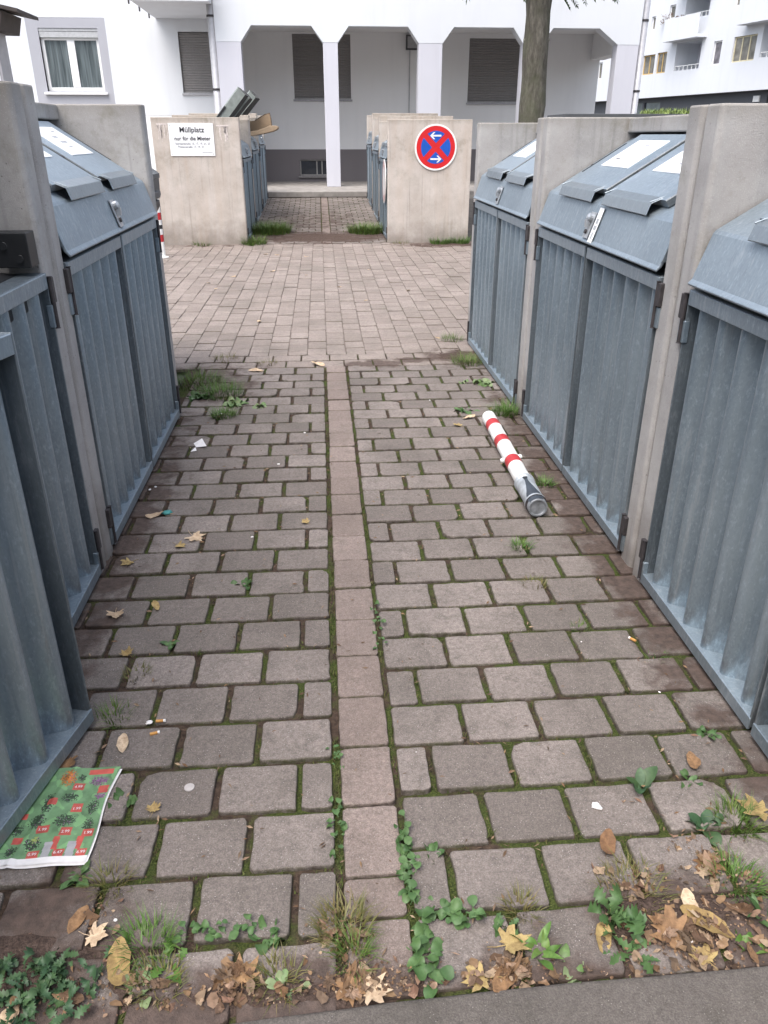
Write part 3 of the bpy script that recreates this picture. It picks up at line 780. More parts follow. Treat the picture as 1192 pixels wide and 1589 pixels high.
# ------------------------------------------------------------------ bollards
def make_bollard(label):
    t = thing('bollard', label, 'bollard', (0, 0, 0), 0, 'red and white bollards')
    rr = .0375
    b = MB()
    zb = [(.0, 0), (.012, 0), (.03, 0)]
    # from the pointed top (z = 1.21) down to the sleeve
    prof = [(0.0, 1.215), (.018, 1.214), (.029, 1.206), (.033, 1.19), (.0345, 1.185), (rr, 1.183), (rr, 1.062), (rr + .0008, 1.06), (rr + .0008, .98), (rr, .978), (rr, .812), (rr + .0008, .81), (rr + .0008, .73), (rr, .728), (rr, .532), (rr + .0008, .53), (rr + .0008, .45), (rr, .448), (rr, .262)]
    mis = [0] * 18
    for i in (7, 11, 15): mis[i] = 1
    mis[6] = mis[10] = mis[14] = 0
    b.lathe(prof, 28, mis); b.build('post', [WHITE, RED], t, smooth=False)
    b = MB(); r2 = .0425
    b.lathe([(rr, .266), (r2 + .004, .268), (r2 + .004, .252), (r2, .248), (r2, .056), (r2 + .004, .052), (r2 + .004, .040), (r2 - .003, .037), (r2 - .003, .026), (r2 - .001, .024), (r2 - .001, .004), (r2 - .003, 0), (r2 - .009, 0), (r2 - .010, .003), (r2 - .011, .006), (0, .007)], 28, [0, 0, 0, 0, 0, 0, 1, 1, 1, 2, 2, 2, 2, 2, 2])
    b.build('sleeve', [m_plain('worn_zinc', (.40, .43, .46), .45, .3, .35, 22), HINGE, m_plain('foot_zinc', (.25, .265, .285), .5, .3, .4, 30)], t, smooth=False)
    b = MB(); q = r2 + .0012
    # waisted dark slot plate on the sleeve (towards local +X)
    rows = [(.24, .006), (.232, .010), (.21, .007), (.19, .008), (.15, .013), (.11, .021), (.08, .03), (.055, .036), (.03, .038), (.005, .03)]
    vs = []
    for (z_, hw) in rows:
        for k in range(5):
            a = (-1 + k / 2) * hw / q; vs.append((q * math.cos(a), q * math.sin(a), z_))
    b.add(vs, [(r_ * 5 + k, r_ * 5 + k + 1, r_ * 5 + 6 + k, r_ * 5 + 5 + k) for r_ in range(len(rows) - 1) for k in range(4)], 0)
    b.build('slot', m_plain('slot_steel', (.045, .055, .07), .5, .2, .3, 20), t)
    b = MB(); b.lathe([(0, .0005), (.006, .0005), (.011, .0005)], 12, None, Matrix.Translation((q + .0002, 0, .228)) @ Matrix.Rotation(R(90), 4, 'Y')); b.build('keyhole', BLACKP, t)
    for s in (-1, 1):
        b = MB(); b.lathe([(0, .011), (.009, .009), (.0125, .002), (.0125, -.01)], 14, None, Matrix.Translation((0, s * (rr + .006), .56)) @ Matrix.Rotation(R(-90 * s), 4, 'X'))
        b.build('lug', WHITE, t)
    return t
bo = make_bollard('red and white striped bollard lying on the paving, its metal foot toward the camera')
p_top, p_bot = Vector((.893, 4.09, .0385)), Vector((.866, 2.87, .044))
ax = (p_top - p_bot).normalized(); xa = (Vector((0, 0, 1)) - ax * ax.z).normalized(); xa = (Matrix.Rotation(R(-12), 3, ax) @ xa); yb = ax.cross(xa)
bo.matrix_world = Matrix.Translation(p_bot) @ Matrix((xa, yb, ax)).transposed().to_4x4()
b2 = thing('bollard', 'red and white bollard standing upright at the far end of the left bin row', 'bollard', (-2.105, 10.85, 0), 0, 'red and white bollards')
b = MB(); b.lathe([(0, .0), (.075, 0), (.075, .012), (.04, .02), (.036, .03), (.036, .2), (.0365, .201), (.0365, .29), (.036, .291), (.036, .36), (.0365, .361), (.0365, .41), (.036, .411), (.036, .47), (.0365, .471), (.0365, .56), (.036, .561), (.036, .72), (.034, .74), (.0, .755)], 24,
               [0, 0, 0, 0, 0, 0, 1, 0, 0, 0, 2, 0, 0, 0, 1, 0, 0, 0, 0]); b.build('post', [WHITE, RED, BLACKP], b2)

# ------------------------------------------------------------------ the white house
HW = thing('apartment_house', 'white apartment house with pillared arcade and grey roller shutters', 'house', (0, 0, 0))
YF, YB = 19.2, 21.5
fy = lambda Y: (lambda s, z, d: (s, Y + d, z))
b = MB()
win = [(-6.40, -5.06, 2.40, 3.69, .14)]
shs = [(-3.22, -2.2, 2.37, 3.64, .10), (-.56, .82, 2.25, 3.62, .10), (3.70, 4.97, 2.19, 3.56, .10)]
base = [(-.50, .42, .535, .905, .10)]
b.wall(fy(YB), [-15, 6.95], [.38, 9.5], win + shs + base, .1)
b.build('wall', RECE, HW)
b = MB(); b.grid(1, 1, lambda u, v: (-15 + 12.9 * u, YB - .004, .38 + 9.1 * v)); 
# left part of the facade has its own plaster, apart from the arcade wall
b = MB(); b.wall(lambda s, z, d: (s, YB - .006 + d, z), [-15, -2.1], [1.9, 9.5], [(-6.66, -4.86, 1.9, 3.90)] + shs[:1], .006); b.build('left_wall', PLAS, HW)
b = MB(); b.wall(lambda s, z, d: (s, YB - .004 + d, z), [-6.66, -4.86], [1.9, 3.895], win, .004); b.build('window_surround', SURR, HW)
b = MB(); b.wall(lambda s, z, d: (s, YB - .012 + d, z), [-2.1, 6.9], [.39, 1.14], base, .012); b.box(-2.1, 6.9, YB - .012, YB, 1.14, 1.141); b.build('plinth', PLIN, HW)
# projecting upper storey on pillars
b = MB()
pil = [(-2.10, -1.58), (.147, .468), (2.20, 2.72), (4.48, 4.88), (6.57, 7.05)]
ZC, ZA = 3.235, 3.535
out = [(-2.10, ZC)]
out_ = []
for i in range(4):
    r0 = pil[i][1]; l1 = pil[i + 1][0]; dz = -.025 * i; c_ = .235
    out_ += [(r0, ZC), (r0 + c_, ZA), (l1 - c_ - (0.2 if i == 3 else 0), ZA), (l1, ZC)]
out = [(-2.10, ZC)] + out_ + [(7.05, ZC), (7.05, 9.5), (-2.10, 9.5)]
b.prism(out, lambda p, q, t_: (p, t_, q), YF, YF + .34); b.build('arcade_front', PLAS, HW)
for a, c_ in pil:
    b = MB(); b.box(a + .003, c_ - .003, YF + .004, YF + .336, .40, ZC); b.build('pillar', PILL, HW, bevel=.006)
b = MB(); b.box(-2.098, 7.05, YF + .341, YB - .002, 3.66, 3.9); b.build('soffit', RECE, HW)
b = MB(); b.box(-2.10, -1.95, YF + .341, YB - .002, .40, 9.5); b.build('side_wall', RECE, HW)
b = MB(); b.box(6.72, 7.045, YF + .341, YB - .002, 3.12, 3.655); b.box(6.9, 7.045, YF + .341, YB - .002, 3.9, 9.5); b.build('end_beam', RECE, HW)
def shutter(x0, x1, z0, z1):
    b = MB(); n_ = int((z1 - z0) / .052)
    for k in range(n_):
        za = z0 + (z1 - z0) * k / n_; zb = z0 + (z1 - z0) * (k + 1) / n_ - .007
        b.prism([(0, za), (-.012, za + .006), (-.014, (za + zb) / 2), (-.010, zb - .004), (0, zb)], lambda p, q, t_: (t_, YB + .05 + p, q), x0, x1)
    b.box(x0, x1, YB + .05, YB + .06, z0, z1)
    s = b.build('shutter', SHUT, HW)
    b = MB(); b.box(x0 - .03, x1 + .03, YB - .05, YB + .05, z0 - .045, z0 - .004); b.build('sill', m_plain('grey_sill', (.36, .36, .38), .6), s, bevel=.004)
    b = MB(); b.box(x0, x1, YB + .028, YB + .048, z0, z0 + .03); b.build('end_bar', m_plain('pale_bar', (.35, .34, .34), .5), s)
for s in shs: shutter(*s[:4])
# window with curtains
x0, x1, z0, z1 = win[0][:4]
b = MB(); yy = YB + .085
b.box(x0, x0 + .075, yy, yy + .05, z0, z1 - .19); b.box(x1 - .075, x1, yy, yy + .05, z0, z1 - .19); b.box(x0 + .075, x1 - .075, yy, yy + .05, z0, z0 + .085)
b.box(x0 + .075, x1 - .075, yy, yy + .05, z1 - .235, z1 - .19); b.box(-5.81, -5.64, yy - .006, yy + .05, z0 + .085, z1 - .235)
wf = b.build('window', PVC, HW, bevel=.005)
b = MB(); b.grid(30, 14, lambda u, v: (x0 + .07 + (x1 - x0 - .14) * u, yy + .03, z0 + .08 + (z1 - z0 - .31) * v)); b.build('pane', GLASS, wf)
b = MB(); b.box(x0, x1, YB + .02, YB + .13, z1 - .185, z1 - .065); b.box(x0, x1, YB + .012, YB + .13, z1 - .06, z1 - .002); b.build('shutter_box', m_plain('box_grey', (.40, .41, .42), .5), wf, bevel=.004)
b = MB(); b.box(x0 - .07, x1 + .06, YB - .08, YB + .08, z0 - .07, z0 - .022); b.build('sill', PVC, wf, bevel=.006)
# basement window
x0, x1, z0, z1 = base[0][:4]
b = MB(); yy = YB + .03
b.box(x0, x1, yy, yy + .04, z0, z0 + .03); b.box(x0, x1, yy, yy + .04, z1 - .03, z1); 
for a in (x0, -.09, .04, x1 - .03): b.box(a, a + .03, yy + .001, yy + .039, z0 + .03, z1 - .03)
bw = b.build('basement_window', m_plain('weathered_frame', (.30, .29, .28), .7), HW); b = MB(); b.box(x0 + .03, x1 - .03, yy + .02, yy + .024, z0 + .03, z1 - .03); b.build('pane', DGLASS, bw)
b = MB(); b.box(x0 - .04, x1 + .04, YB - .06, YB - .013, z0 - .045, z0 - .005); b.build('sill', m_plain('plinth_sill', (.22, .21, .21), .8), bw)
# balcony slab with drip studs
b = MB(); b.box(-3.70, -2.13, 18.75, YB - .01, 3.90, 4.06); b.box(-3.70, -2.13, 18.70, 18.76, 3.88, 4.9); bal = b.build('balcony', PLAS, HW, bevel=.008)
for y_ in (18.85, 19.9, 20.95):
    b = MB(); b.tube([(-3.735, y_, 4.02), (-3.735, y_, 3.84)], .018, 8); b.build('drip_stud', HINGE, bal)
def downpipe(x_, y_, z0, z1):
    b = MB(); b.tube([(x_, y_, z0), (x_, y_, z1)], .078, 18)
    p_ = b.build('downpipe', PIPE, HW, smooth=True)
    for z_ in (1.0, 2.35, 3.7):
        b = MB(); b.lathe([(.079, -.02), (.088, -.02), (.088, .02), (.079, .02)], 18, None, Matrix.Translation((x_, y_, z_))); b.build('pipe_clip', HINGE, p_)
downpipe(-2.175, 19.30, .4, 9.5); downpipe(7.15, 19.32, .4, 9.5)
b = MB(); b.box(2.15, 2.44, YB - .11, YB - .014, 3.30, 3.61); la = b.build('wall_lamp', m_plain('lamp_frame', (.06, .06, .065), .5), HW, bevel=.01)
b = MB(); b.box(2.185, 2.405, YB - .115, YB - .111, 3.335, 3.575); b.build('diffuser', m_plain('lamp_glass', (.34, .34, .35), .3), la)
b = MB(); b.tube([(2.25, YB - .02, 3.3), (2.25, YB - .02, 1.15)], .012, 6); b.build('conduit', PIPE, la)

# ------------------------------------------------------------------ the far white building on the right
FB = thing('apartment_building', 'white apartment building with loggias and dark grey ground floor beyond the tree', 'building', (18, 35, 0), math.atan2(.976, -.218))
# local x runs along the facade away from the camera; local +Y points into the block when turned
S = -1
ff = lambda s, z, d: (s, -d, z)
holes = [(6.48, 7.25, 4.16, 5.03, .15), (7.42, 8.41, 4.16, 5.0, .15), (3.97, 5.80, 4.18, 5.31, 1.2), (2.60, 3.14, 4.23, 5.14, .15), (.46, 1.85, 4.24, 5.18, .15), (-1.9, .16, 4.3, 5.46, 1.2),
         (7.78, 8.10, 6.04, 6.60, .12), (6.3, 6.75, 6.36, 6.9, .12), (3.83, 5.54, 6.2, 7.2, 1.2), (10.2, 11.4, 4.2, 5.0, .15), (12.2, 13.4, 4.2, 5.0, .15), (10.4, 11.2, 6.1, 6.9, .15), (12.4, 13.2, 6.1, 6.9, .15), (1.0, 2.2, 6.3, 7.3, .15)]
b = MB(); b.wall(ff, [-6, 22], [3.14, 12], holes, .15)
b.add([ff(-6, 3.14, 0), ff(22, 3.14, 0), ff(22, 3.14, 8), ff(-6, 3.14, 8)], [(0, 1, 2, 3)]); b.add([ff(-6, 0, 8), ff(22, 0, 8), ff(22, 12, 8), ff(-6, 12, 8)], [(0, 1, 2, 3)])
b.add([ff(-6, 3.14, 0), ff(-6, 3.14, 8), ff(-6, 12, 8), ff(-6, 12, 0)], [(0, 1, 2, 3)]); b.add([ff(22, 3.14, 0), ff(22, 3.14, 8), ff(22, 12, 8), ff(22, 12, 0)], [(0, 1, 2, 3)])
b.build('wall', PLAS, FB)
b = MB(); b.wall(lambda s, z, d: (s, -.35 - d, z), [-6, 22], [0, 3.14], [(7.0, 8.35, .2, 2.95, .1), (8.5, 9.8, .2, 2.95, .1), (-2.6, -.35, .2, 3.0, .8)], .1); b.build('ground_floor', DGRE, FB)
for (a, c_) in ((7.0, 8.35), (8.5, 9.8)):
    b = MB(); b.box(a, c_, -.45, -.43, .2, 2.95); d_ = b.build('glass_door', m_plain('shop_glass', (.16, .19, .20), .1, 0, .3, 2), FB); b = MB(); b.box(a, a + .07, -.43, -.40, .2, 2.95); b.box(c_ - .07, c_, -.43, -.40, .2, 2.95); b.build('frame', DGLASS, d_)
b = MB(); b.box(.05, .42, -.35, -.30, 2.72, 2.95); b.build('number_plate', WHITE, FB)
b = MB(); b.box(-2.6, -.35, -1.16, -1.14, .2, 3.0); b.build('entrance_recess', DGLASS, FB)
for i, h in enumerate(holes):
    a, c_, z0, z1, dp = h
    if dp > 1:
        b = MB(); b.box(a, c_, -dp - .02, -dp, z0, z1); lo = b.build('loggia', PILL, FB)
        b = MB(); b.box(a + .55, a + 1.25, -dp, -dp + .03, z0, z1 - .3); b.box(a + .20, a + .48, -dp, -dp + .03, z0, z1 - .3, 1); b.build('balcony_door', [DGLASS, m_plain('grey_glass%d' % i, (.18, .20, .23), .15)], lo)
        b = MB()
        for k in range(7): x_ = a + (c_ - a) * k / 6; b.box(x_ - .015, x_ + .015, -.10, -.07, z0, z0 + .17)
        b.box(a, c_, -.11, -.06, z0 + .17, z0 + .2); b.build('railing', WHITE, lo)
    else:
        wide = c_ - a > .7
        fm = OCHRE if i < 2 else (m_plain('cream_frame', (.60, .54, .36), .6) if i == 4 else PVC)
        b = MB(); t_ = .05
        b.box(a, c_, -.11, -.07, z0, z0 + t_); b.box(a, c_, -.11, -.07, z1 - t_, z1); b.box(a, a + t_, -.11, -.07, z0 + t_, z1 - t_); b.box(c_ - t_, c_, -.11, -.07, z0 + t_, z1 - t_)
        m = 2 if c_ - a > 1.2 else (1 if wide else 0)
        for q in range(m): x_ = a + (c_ - a) * (q + 1) / (m + 1); b.box(x_ - .03, x_ + .03, -.109, -.071, z0 + t_, z1 - t_)
        wi = b.build('window', fm, FB); b = MB(); b.box(a + t_, c_ - t_, -.1, -.09, z0 + t_, z1 - t_); b.build('pane', m_plain('pane_glass%d' % i, (.17, .16, .14) if i != 3 else (.14, .13, .15), .12, 0, .5, 3), wi)
for (a, c_, z) in ((3.7, 6.2, 5.36), (-2.2, 1.2, 5.52), (3.6, 5.8, 7.25)):
    b = MB(); b.box(a, c_, .0, .55, z, z + .12); b.box(a, c_, .5, .55, z + .12, z + .9); b.build('balcony_slab', PLAS, FB)
for k, x_ in enumerate((6.95, 6.45, 5.9, 5.55)):
    b = MB()
    for q in range(40): p_ = Vector((x_ + rnd.uniform(-.15, .15), .1 + rnd.uniform(-.05, .1), 6.2 + rnd.uniform(-.05, .15 if k > 1 else .35))); blade(b, p_, rnd.uniform(0, 6.3), rnd.uniform(.03, .12), .06, .05, 1)
    b.build('flower_box', m_leafy('reddish_flowers%d' % k, [(.12, .10, .05), (.22, .10, .09), (.10, .11, .05)]), FB)

bh = thing('apartment_house', 'plain beige house added unseen behind the camera to block low sky', 'house', (0, -9, 0))  # out of view, added to block low sky and give the door ribs contrast
b = MB(); b.wall(lambda s, z, d: (s, d * -1, z), [-16, 16], [0, 9], [(x_, x_ + 1.3, z_, z_ + 1.4, .15) for x_ in range(-14, 14, 4) for z_ in (1.2, 4.2, 7.0)], .15); b.box(-16, 16, -8, -.2, 0, 9); b.build('wall', m_plaster('beige_plaster', (.42, .38, .33)), bh)
b = MB(); b.prism([(-8.4, 9), (.4, 9), (-4, 12)], lambda p, q, t_: (t_, p, q), -16.3, 16.3); b.build('roof', EAVE, bh)
for x_ in range(-14, 14, 4):
    for z_ in (1.2, 4.2, 7.0):
        b = MB(); b.box(x_, x_ + 1.3, -.14, -.12, z_, z_ + 1.4); b.build('window', DGLASS, bh)
# ------------------------------------------------------------------ hut at the left edge, green-roofed shed
ht = thing('hut', 'white plastered hut with dark brown eave at the left edge', 'hut', (0, 0, 0))
b = MB(); b.box(-7, -4.02, 11.62, 12.0, 0, 2.72); b.build('wall', PLAS, ht)
b = MB(); b.box(-4.019, -3.99, 11.63, 11.99, 0, 2.70); b.build('shaded_side', PIPE, ht)  # grey sheet puts the shade on the hut's right face into colour
b = MB(); b.prism([(-7.2, 3.5), (-3.60, 2.80), (-3.60, 2.84), (-7.2, 3.56)], lambda p, q, t_: (p, t_, q), 11.4, 12.2); b.build('roof', EAVE, ht)
b = MB(); b.prism([(-7.0, 2.68), (-3.86, 2.62), (-3.80, 2.82), (-7.0, 3.44)], lambda p, q, t_: (p, t_, q), 11.45, 12.15); b.build('fascia', EAVE, ht)
gs = thing('green_roof_shed', 'low shed with dark flat roof edge and grassy roof behind the right-hand bins', 'shed', (0, 0, 0))
b = MB(); b.box(2.40, 3.75, 8.06, 8.5, 0, 1.58); b.build('wall', RECE, gs)
b = MB(); b.box(2.30, 3.85, 7.97, 8.6, 1.585, 1.635); b.build('roof', m_plain('dark_roof_edge', (.07, .075, .08), .6), gs, bevel=.004)
b = MB()
for q in range(900):
    x_ = rnd.uniform(3.16, 3.8); y_ = rnd.uniform(8.0, 8.5); blade(b, (x_, y_, 1.634), rnd.uniform(0, 6.3), rnd.uniform(.02, .07), rnd.uniform(.01, .05), .012, 2)
g_ = b.build('grass', m_leafy('roof_grass', [(.16, .22, .06), (.24, .30, .08), (.10, .17, .04)]), gs); g_['kind'] = 'stuff'

# ------------------------------------------------------------------ tree
TX, TY = 3.44, 14.0
tr = thing('tree', 'slender street tree with a mossy grey-brown trunk behind the bin enclosures', 'tree', (TX, TY, .12))
b = MB(); pts = []; rs_ = []
for i in range(26):
    t = i / 25; pts.append((.02 * math.sin(t * 6) + .05 * t - .0, .02 * math.cos(t * 5), -.1 + 5.2 * t)); rs_.append((.215 - .035 * t) * (1 + .35 * max(0, .08 - t) * 6) * (1 + .03 * math.sin(t * 40)))
b.tube(pts, rs_, 22)
v2 = []
for p_ in b.v:
    d = Vector((p_[0], p_[1], 0)); q = 1 + .09 * nz(p_[0] * 6, p_[1] * 6, p_[2] * 2.2) + .04 * nz(p_[0] * 18, p_[1] * 18, p_[2] * 4); v2.append((p_[0] * q, p_[1] * q, p_[2]))
b.v = v2; b.build('trunk', BARK, tr, smooth=True)
tips = []
for k in range(9):
    a = k * 2.4; h0 = 3.45 + .2 * k; L = 1.9 + .25 * (k % 3)
    b = MB(); pp = [Vector((0.05 + .1 * math.cos(a), .1 * math.sin(a), h0))]
    for i in range(1, 8): pp.append(pp[-1] + Vector((math.cos(a + .1 * i), math.sin(a + .1 * i), .55 + .05 * i)) * (L / 7 * .8))
    b.tube(pp, [.075 * (1 - i / 8.5) for i in range(8)], 8); b.build('limb', BARK, tr, smooth=True); tips += pp[2:]
b = MB()
def leaflet(b, p, d, L, wd, up):
    s = d.cross(up).normalized(); b.add([p, p + d * L * .45 + s * wd, p + d * L, p + d * L * .45 - s * wd], [(0, 1, 2, 3)])
def frond(b, p, d, L):
    up = Vector((rnd.uniform(-.3, .3), rnd.uniform(-.3, .3), 1)).normalized()
    for i in range(6):
        t = .15 + .8 * i / 5; c_ = p + d * (L * t) + Vector((0, 0, -.25 * L * t * t)); s = d.cross(up).normalized()
        for sg_ in (-1, 1): leaflet(b, c_, (s * sg_ + d * .5 + Vector((0, 0, -.35))).normalized(), L * .42, L * .075, up)
    leaflet(b, p + d * L + Vector((0, 0, -.25 * L)), (d + Vector((0, 0, -.6))).normalized(), L * .4, L * .07, up)
for q in range(1500):
    t = Vector(rnd.choice(tips)); p_ = t + Vector((rnd.gauss(0, .45), rnd.gauss(0, .45), rnd.gauss(.25, .4)))
    if p_.z < 3.75: p_.z = 3.75 + rnd.random() * .4
    frond(b, p_, Vector((rnd.uniform(-1, 1), rnd.uniform(-1, 1), rnd.uniform(-.5, .3))).normalized(), rnd.uniform(.22, .34))
for (dx, dz) in ((.34, 3.27), (.44, 3.29), (.62, 3.34), (.72, 3.36), (1.04, 3.39), (1.1, 3.37), (-.36, 3.36), (.56, 3.42), (.95, 3.44)):
    frond(b, Vector((dx, -.1, dz + .02)), Vector((rnd.uniform(.2, .7), rnd.uniform(-.4, .2), -.55)).normalized(), .19)
b.build('crown', CROWN, tr)
b = MB(); b.lathe([(.19, 2.62), (.205, 2.62), (.205, 2.65), (.19, 2.65)], 22, None, Matrix.Translation((.03, 0, .05))); b.build('trunk_band', m_plain('pale_band', (.22, .21, .15), .7), tr)

# ------------------------------------------------------------------ plants in the paving
def tuft(label, x, y, r, n, h, mat, group=None, z=None, wd=.004, cat='grass'):
    b = MB()
    for q in range(n):
        a = rnd.uniform(0, 6.28); d = r * math.sqrt(rnd.random()) * .8
        blade(b, (d * math.cos(a), d * math.sin(a), -.012), a + rnd.uniform(-1, 1), h * rnd.uniform(.4, 1.1), h * rnd.uniform(.2, .9), wd * rnd.uniform(.6, 1.3), 3)
    o = b.build('grass_tuft', mat); o.location = (x, y, gz(y) if z is None else z); return tag(o, label, cat, group)
def leaf_strip(b, base, ang, L, wd, rise, droop, prof, seg=7, fold=.25, mi=0, twist=0):
    d = Vector((math.cos(ang), math.sin(ang), 0)); s = Vector((-d.y, d.x, 0)); base = Vector(base); vs = []
    for i in range(seg + 1):
        t = i / seg; c_ = base + d * (L * t) + Vector((0, 0, rise * t - droop * t * t)); ww = wd * prof(t, i) / 2
        tw = Vector((0, 0, twist * (t - .5)))
        vs += [c_ - s * ww + Vector((0, 0, fold * ww)) + tw * ww * 20, c_, c_ + s * ww + Vector((0, 0, fold * ww)) - tw * ww * 20]
    fs = []
    for i in range(seg): fs += [(3 * i, 3 * i + 1, 3 * i + 4, 3 * i + 3), (3 * i + 1, 3 * i + 2, 3 * i + 5, 3 * i + 4)]
    b.add(vs, fs, mi)
ovate = lambda t, i: .12 + .95 * math.sin(math.pi * min(1, t ** .8 * 1.0)) ** .8 if t < .999 else .04
rounded = lambda t, i: (.10 if t < .3 else math.sin(math.pi * min(1, (t - .27) / .74)) ** .5) if t < .999 else .15
jag = lambda t, i: (.25 + .8 * math.sin(math.pi * min(1, t * .95 + .05)) ** .7) * (1.0 if i % 2 else .45) if t < .999 else .05
def rosette(label, x, y, n, L, wd, mat, prof=ovate, rise=.35, droop=.25, seg=7, spread=.3, group=None, tall=0.0):
    b = MB(); a0 = rnd.uniform(0, 6); L *= .84; wd *= .84
    for q in range(n):
        a = a0 + q * 2.399 + rnd.uniform(-.3, .3); k = rnd.uniform(.65, 1.15)
        bz = tall * rnd.random()
        leaf_strip(b, (rnd.uniform(-1, 1) * L * spread, rnd.uniform(-1, 1) * L * spread, -.008 + bz), a, L * k, wd * k * rnd.uniform(.85, 1.1), L * rise * rnd.uniform(.6, 1.5), L * droop * rnd.uniform(.5, 1.4), prof, seg, .3, 0, rnd.uniform(-.3, .3))
    if tall:
        for q in range(3): b.tube([(0, 0, -.01), (rnd.uniform(-.3, .3) * L, rnd.uniform(-.3, .3) * L, tall)], .0018, 5)
    o = b.build('weed', mat, smooth=True); o.location = (x, y, gz(y)); return tag(o, label, 'weed', group)
def trail(label, pts, n, L, wd, mat, prof=rounded):
    """leafy plants creeping along a joint"""
    b = MB(); x0, y0 = pts[0]; L *= .8; wd *= .8
    for q in range(n):
        t = rnd.random() * (len(pts) - 1); i = min(int(t), len(pts) - 2); u = t - i
        px = pts[i][0] + (pts[i + 1][0] - pts[i][0]) * u - x0 + rnd.uniform(-.014, .014); py = pts[i][1] + (pts[i + 1][1] - pts[i][1]) * u - y0 + rnd.uniform(-.014, .014)
        k = rnd.uniform(.55, 1.15); leaf_strip(b, (px, py, -.004 + rnd.random() * .022), rnd.uniform(0, 6.28), L * k, wd * k, L * rnd.uniform(.1, .5), L * .25, prof, 8, .25, 0, rnd.uniform(-.2, .2))
    o = b.build('weed', mat, smooth=True); o.location = (x0, y0, 0); return tag(o, label, 'weed')

# beyond the left row
tuft('broad grass patch against the far corner of the closed left enclosure', -.84, 4.98, .20, 420, .10, GRASS)
tuft('bushy green grass patch in front of the far left door corner', -.66, 4.72, .17, 460, .10, GRASSB)
tuft('small compact bright green tuft nearest the left door corner', -.60, 4.30, .085, 300, .075, GRASSB)
tuft('thin dry grass tuft where passage and lane meet on the left', -.72, 5.55, .12, 120, .06, DRYG)
tuft('low yellowish grass tuft beside the header row left of the strip', -.42, 5.42, .09, 90, .05, DRYG)
rosette('pale wilting broad-leaved weed beside the bright grass on the left', -.56, 4.52, 16, .10, .05, WEEDP, ovate, .5, .5)
rosette('small whitish weed right of the bright green tuft', -.40, 4.46, 8, .06, .035, WEEDP, ovate, .5, .5)
rosette('dark green leafy weed inside the left grass patch', -.78, 4.66, 18, .09, .04, WEED, ovate, .5, .4)
# right row
tuft('grass tuft at the far end of the right-hand row', .99, 6.02, .11, 170, .08, GRASS)
tuft('larger grass tuft under the farthest right door', 1.0, 5.32, .14, 330, .09, GRASS)
rosette('pale green broad-leaved weed under the farthest right door', 1.02, 4.82, 16, .085, .045, WEEDP, ovate, .5, .45)
rosette('low pale weed a step left of the right row', .88, 4.86, 8, .05, .03, WEEDP, ovate, .4, .4)
tuft('green grass tuft behind the cap of the lying bollard', 1.03, 4.22, .09, 330, .10, GRASSB)
rosette('dark leafy weed left of the cap of the lying bollard', .80, 4.28, 11, .09, .03, WEED, ovate, .35, .4)
tuft('little grass tuft beside the metal foot of the lying bollard', .985, 3.20, .045, 130, .06, GRASSB)
tuft('grass tuft between pavers in front of the bollard foot', .735, 2.61, .045, 170, .05, GRASSB)
tuft('faint mossy grass tuft one row below the bollard-foot tuft', .72, 2.34, .05, 100, .035, DRYG)
tuft('thin grass tuft in the joint by the second right post', .80, 2.06, .04, 60, .03, GRASS)
tuft('flat grass wisp beside the nearest right door', .99, 1.885, .045, 60, .03, GRASSB)
# left passage
rosette('small leafy weed in a left joint level with the second left post', -.32, 2.42, 9, .045, .022, WEED, ovate, .6, .3)
rosette('tiny leafy weed in a left joint beside the ajar door', -.522, 2.07, 9, .04, .02, WEED, ovate, .6, .3)
tuft('wispy grass tuft at the corner of the ajar door', -.62, 1.735, .06, 80, .05, GRASS)
tuft('sparse grass in the joint below the curled yellow leaf', -.60, 1.92, .05, 60, .04, DRYG)
rosette('small bright weed right of the printed flyer', -.53, 1.425, 10, .035, .02, WEED, rounded, .6, .3)
rosette('star-shaped jagged rosette just below the printed flyer', -.573, 1.215, 14, .05, .018, WEED, ovate, .5, .3, 7, .1)
tuft('dry grass strands between pavers below the flyer', -.50, 1.19, .05, 90, .05, DRYG)
for i, (x, y, n_, L) in enumerate(((-.61, .955, 100, .042), (-.525, .955, 46, .036))):
    rosette(['large blue-green jagged-leaved plant filling the bottom left corner', 'smaller blue-green jagged plant beside the bottom left corner plant'][i], x, y, n_, L, .020, WEEDD, jag, .6, .5, 11, 1.9, None, .035)
tuft('grass tuft right of the blue-green corner plant', -.395, 1.035, .06, 170, .065, GRASSB)
rosette('bright scalloped weed at the bottom left below the grass tuft', -.395, .955, 10, .045, .032, WEEDP, rounded, .5, .3)
rosette('single broad toothed green leaf plant on the bottom left', -.345, .995, 6, .06, .035, GRASSB, jag, .5, .2, 11)
trail('chain of round-leaved weeds along the lowest left joint', [(-.33, 1.045), (-.26, 1.06), (-.17, 1.06)], 26, .032, .022, WEED)
rosette('round-leaved weed clump left of the centre strip foot', -.155, 1.045, 14, .04, .028, WEED, rounded, .6, .3)
tuft('rough tuft of yellowing grass beside the foot of the centre strip', .0, 1.05, .065, 240, .06, DRYG)
tuft('green grass spikes by the foot of the centre strip', .015, .985, .045, 110, .06, GRASS)
trail('small weeds along the left edge of the centre strip', [(-.008, 1.21), (-.008, 1.30), (-.01, 1.36)], 22, .026, .018, WEED)
trail('moss-like weeds high up the left edge of the centre strip', [(-.01, 1.5), (-.01, 1.56)], 12, .022, .014, WEED)
trail('leafy creeper in the joint right of the centre strip', [(.142, 1.30), (.14, 1.22), (.145, 1.15), (.15, 1.08)], 54, .034, .022, WEED)
rosette('leafy clump branching from the creeper into the joint on its right', .205, 1.215, 11, .034, .022, WEED, rounded, .6, .3)
trail('round-leaved weeds spreading right from the centre strip foot', [(.17, 1.07), (.235, 1.055), (.26, 1.05)], 26, .042, .03, WEED)
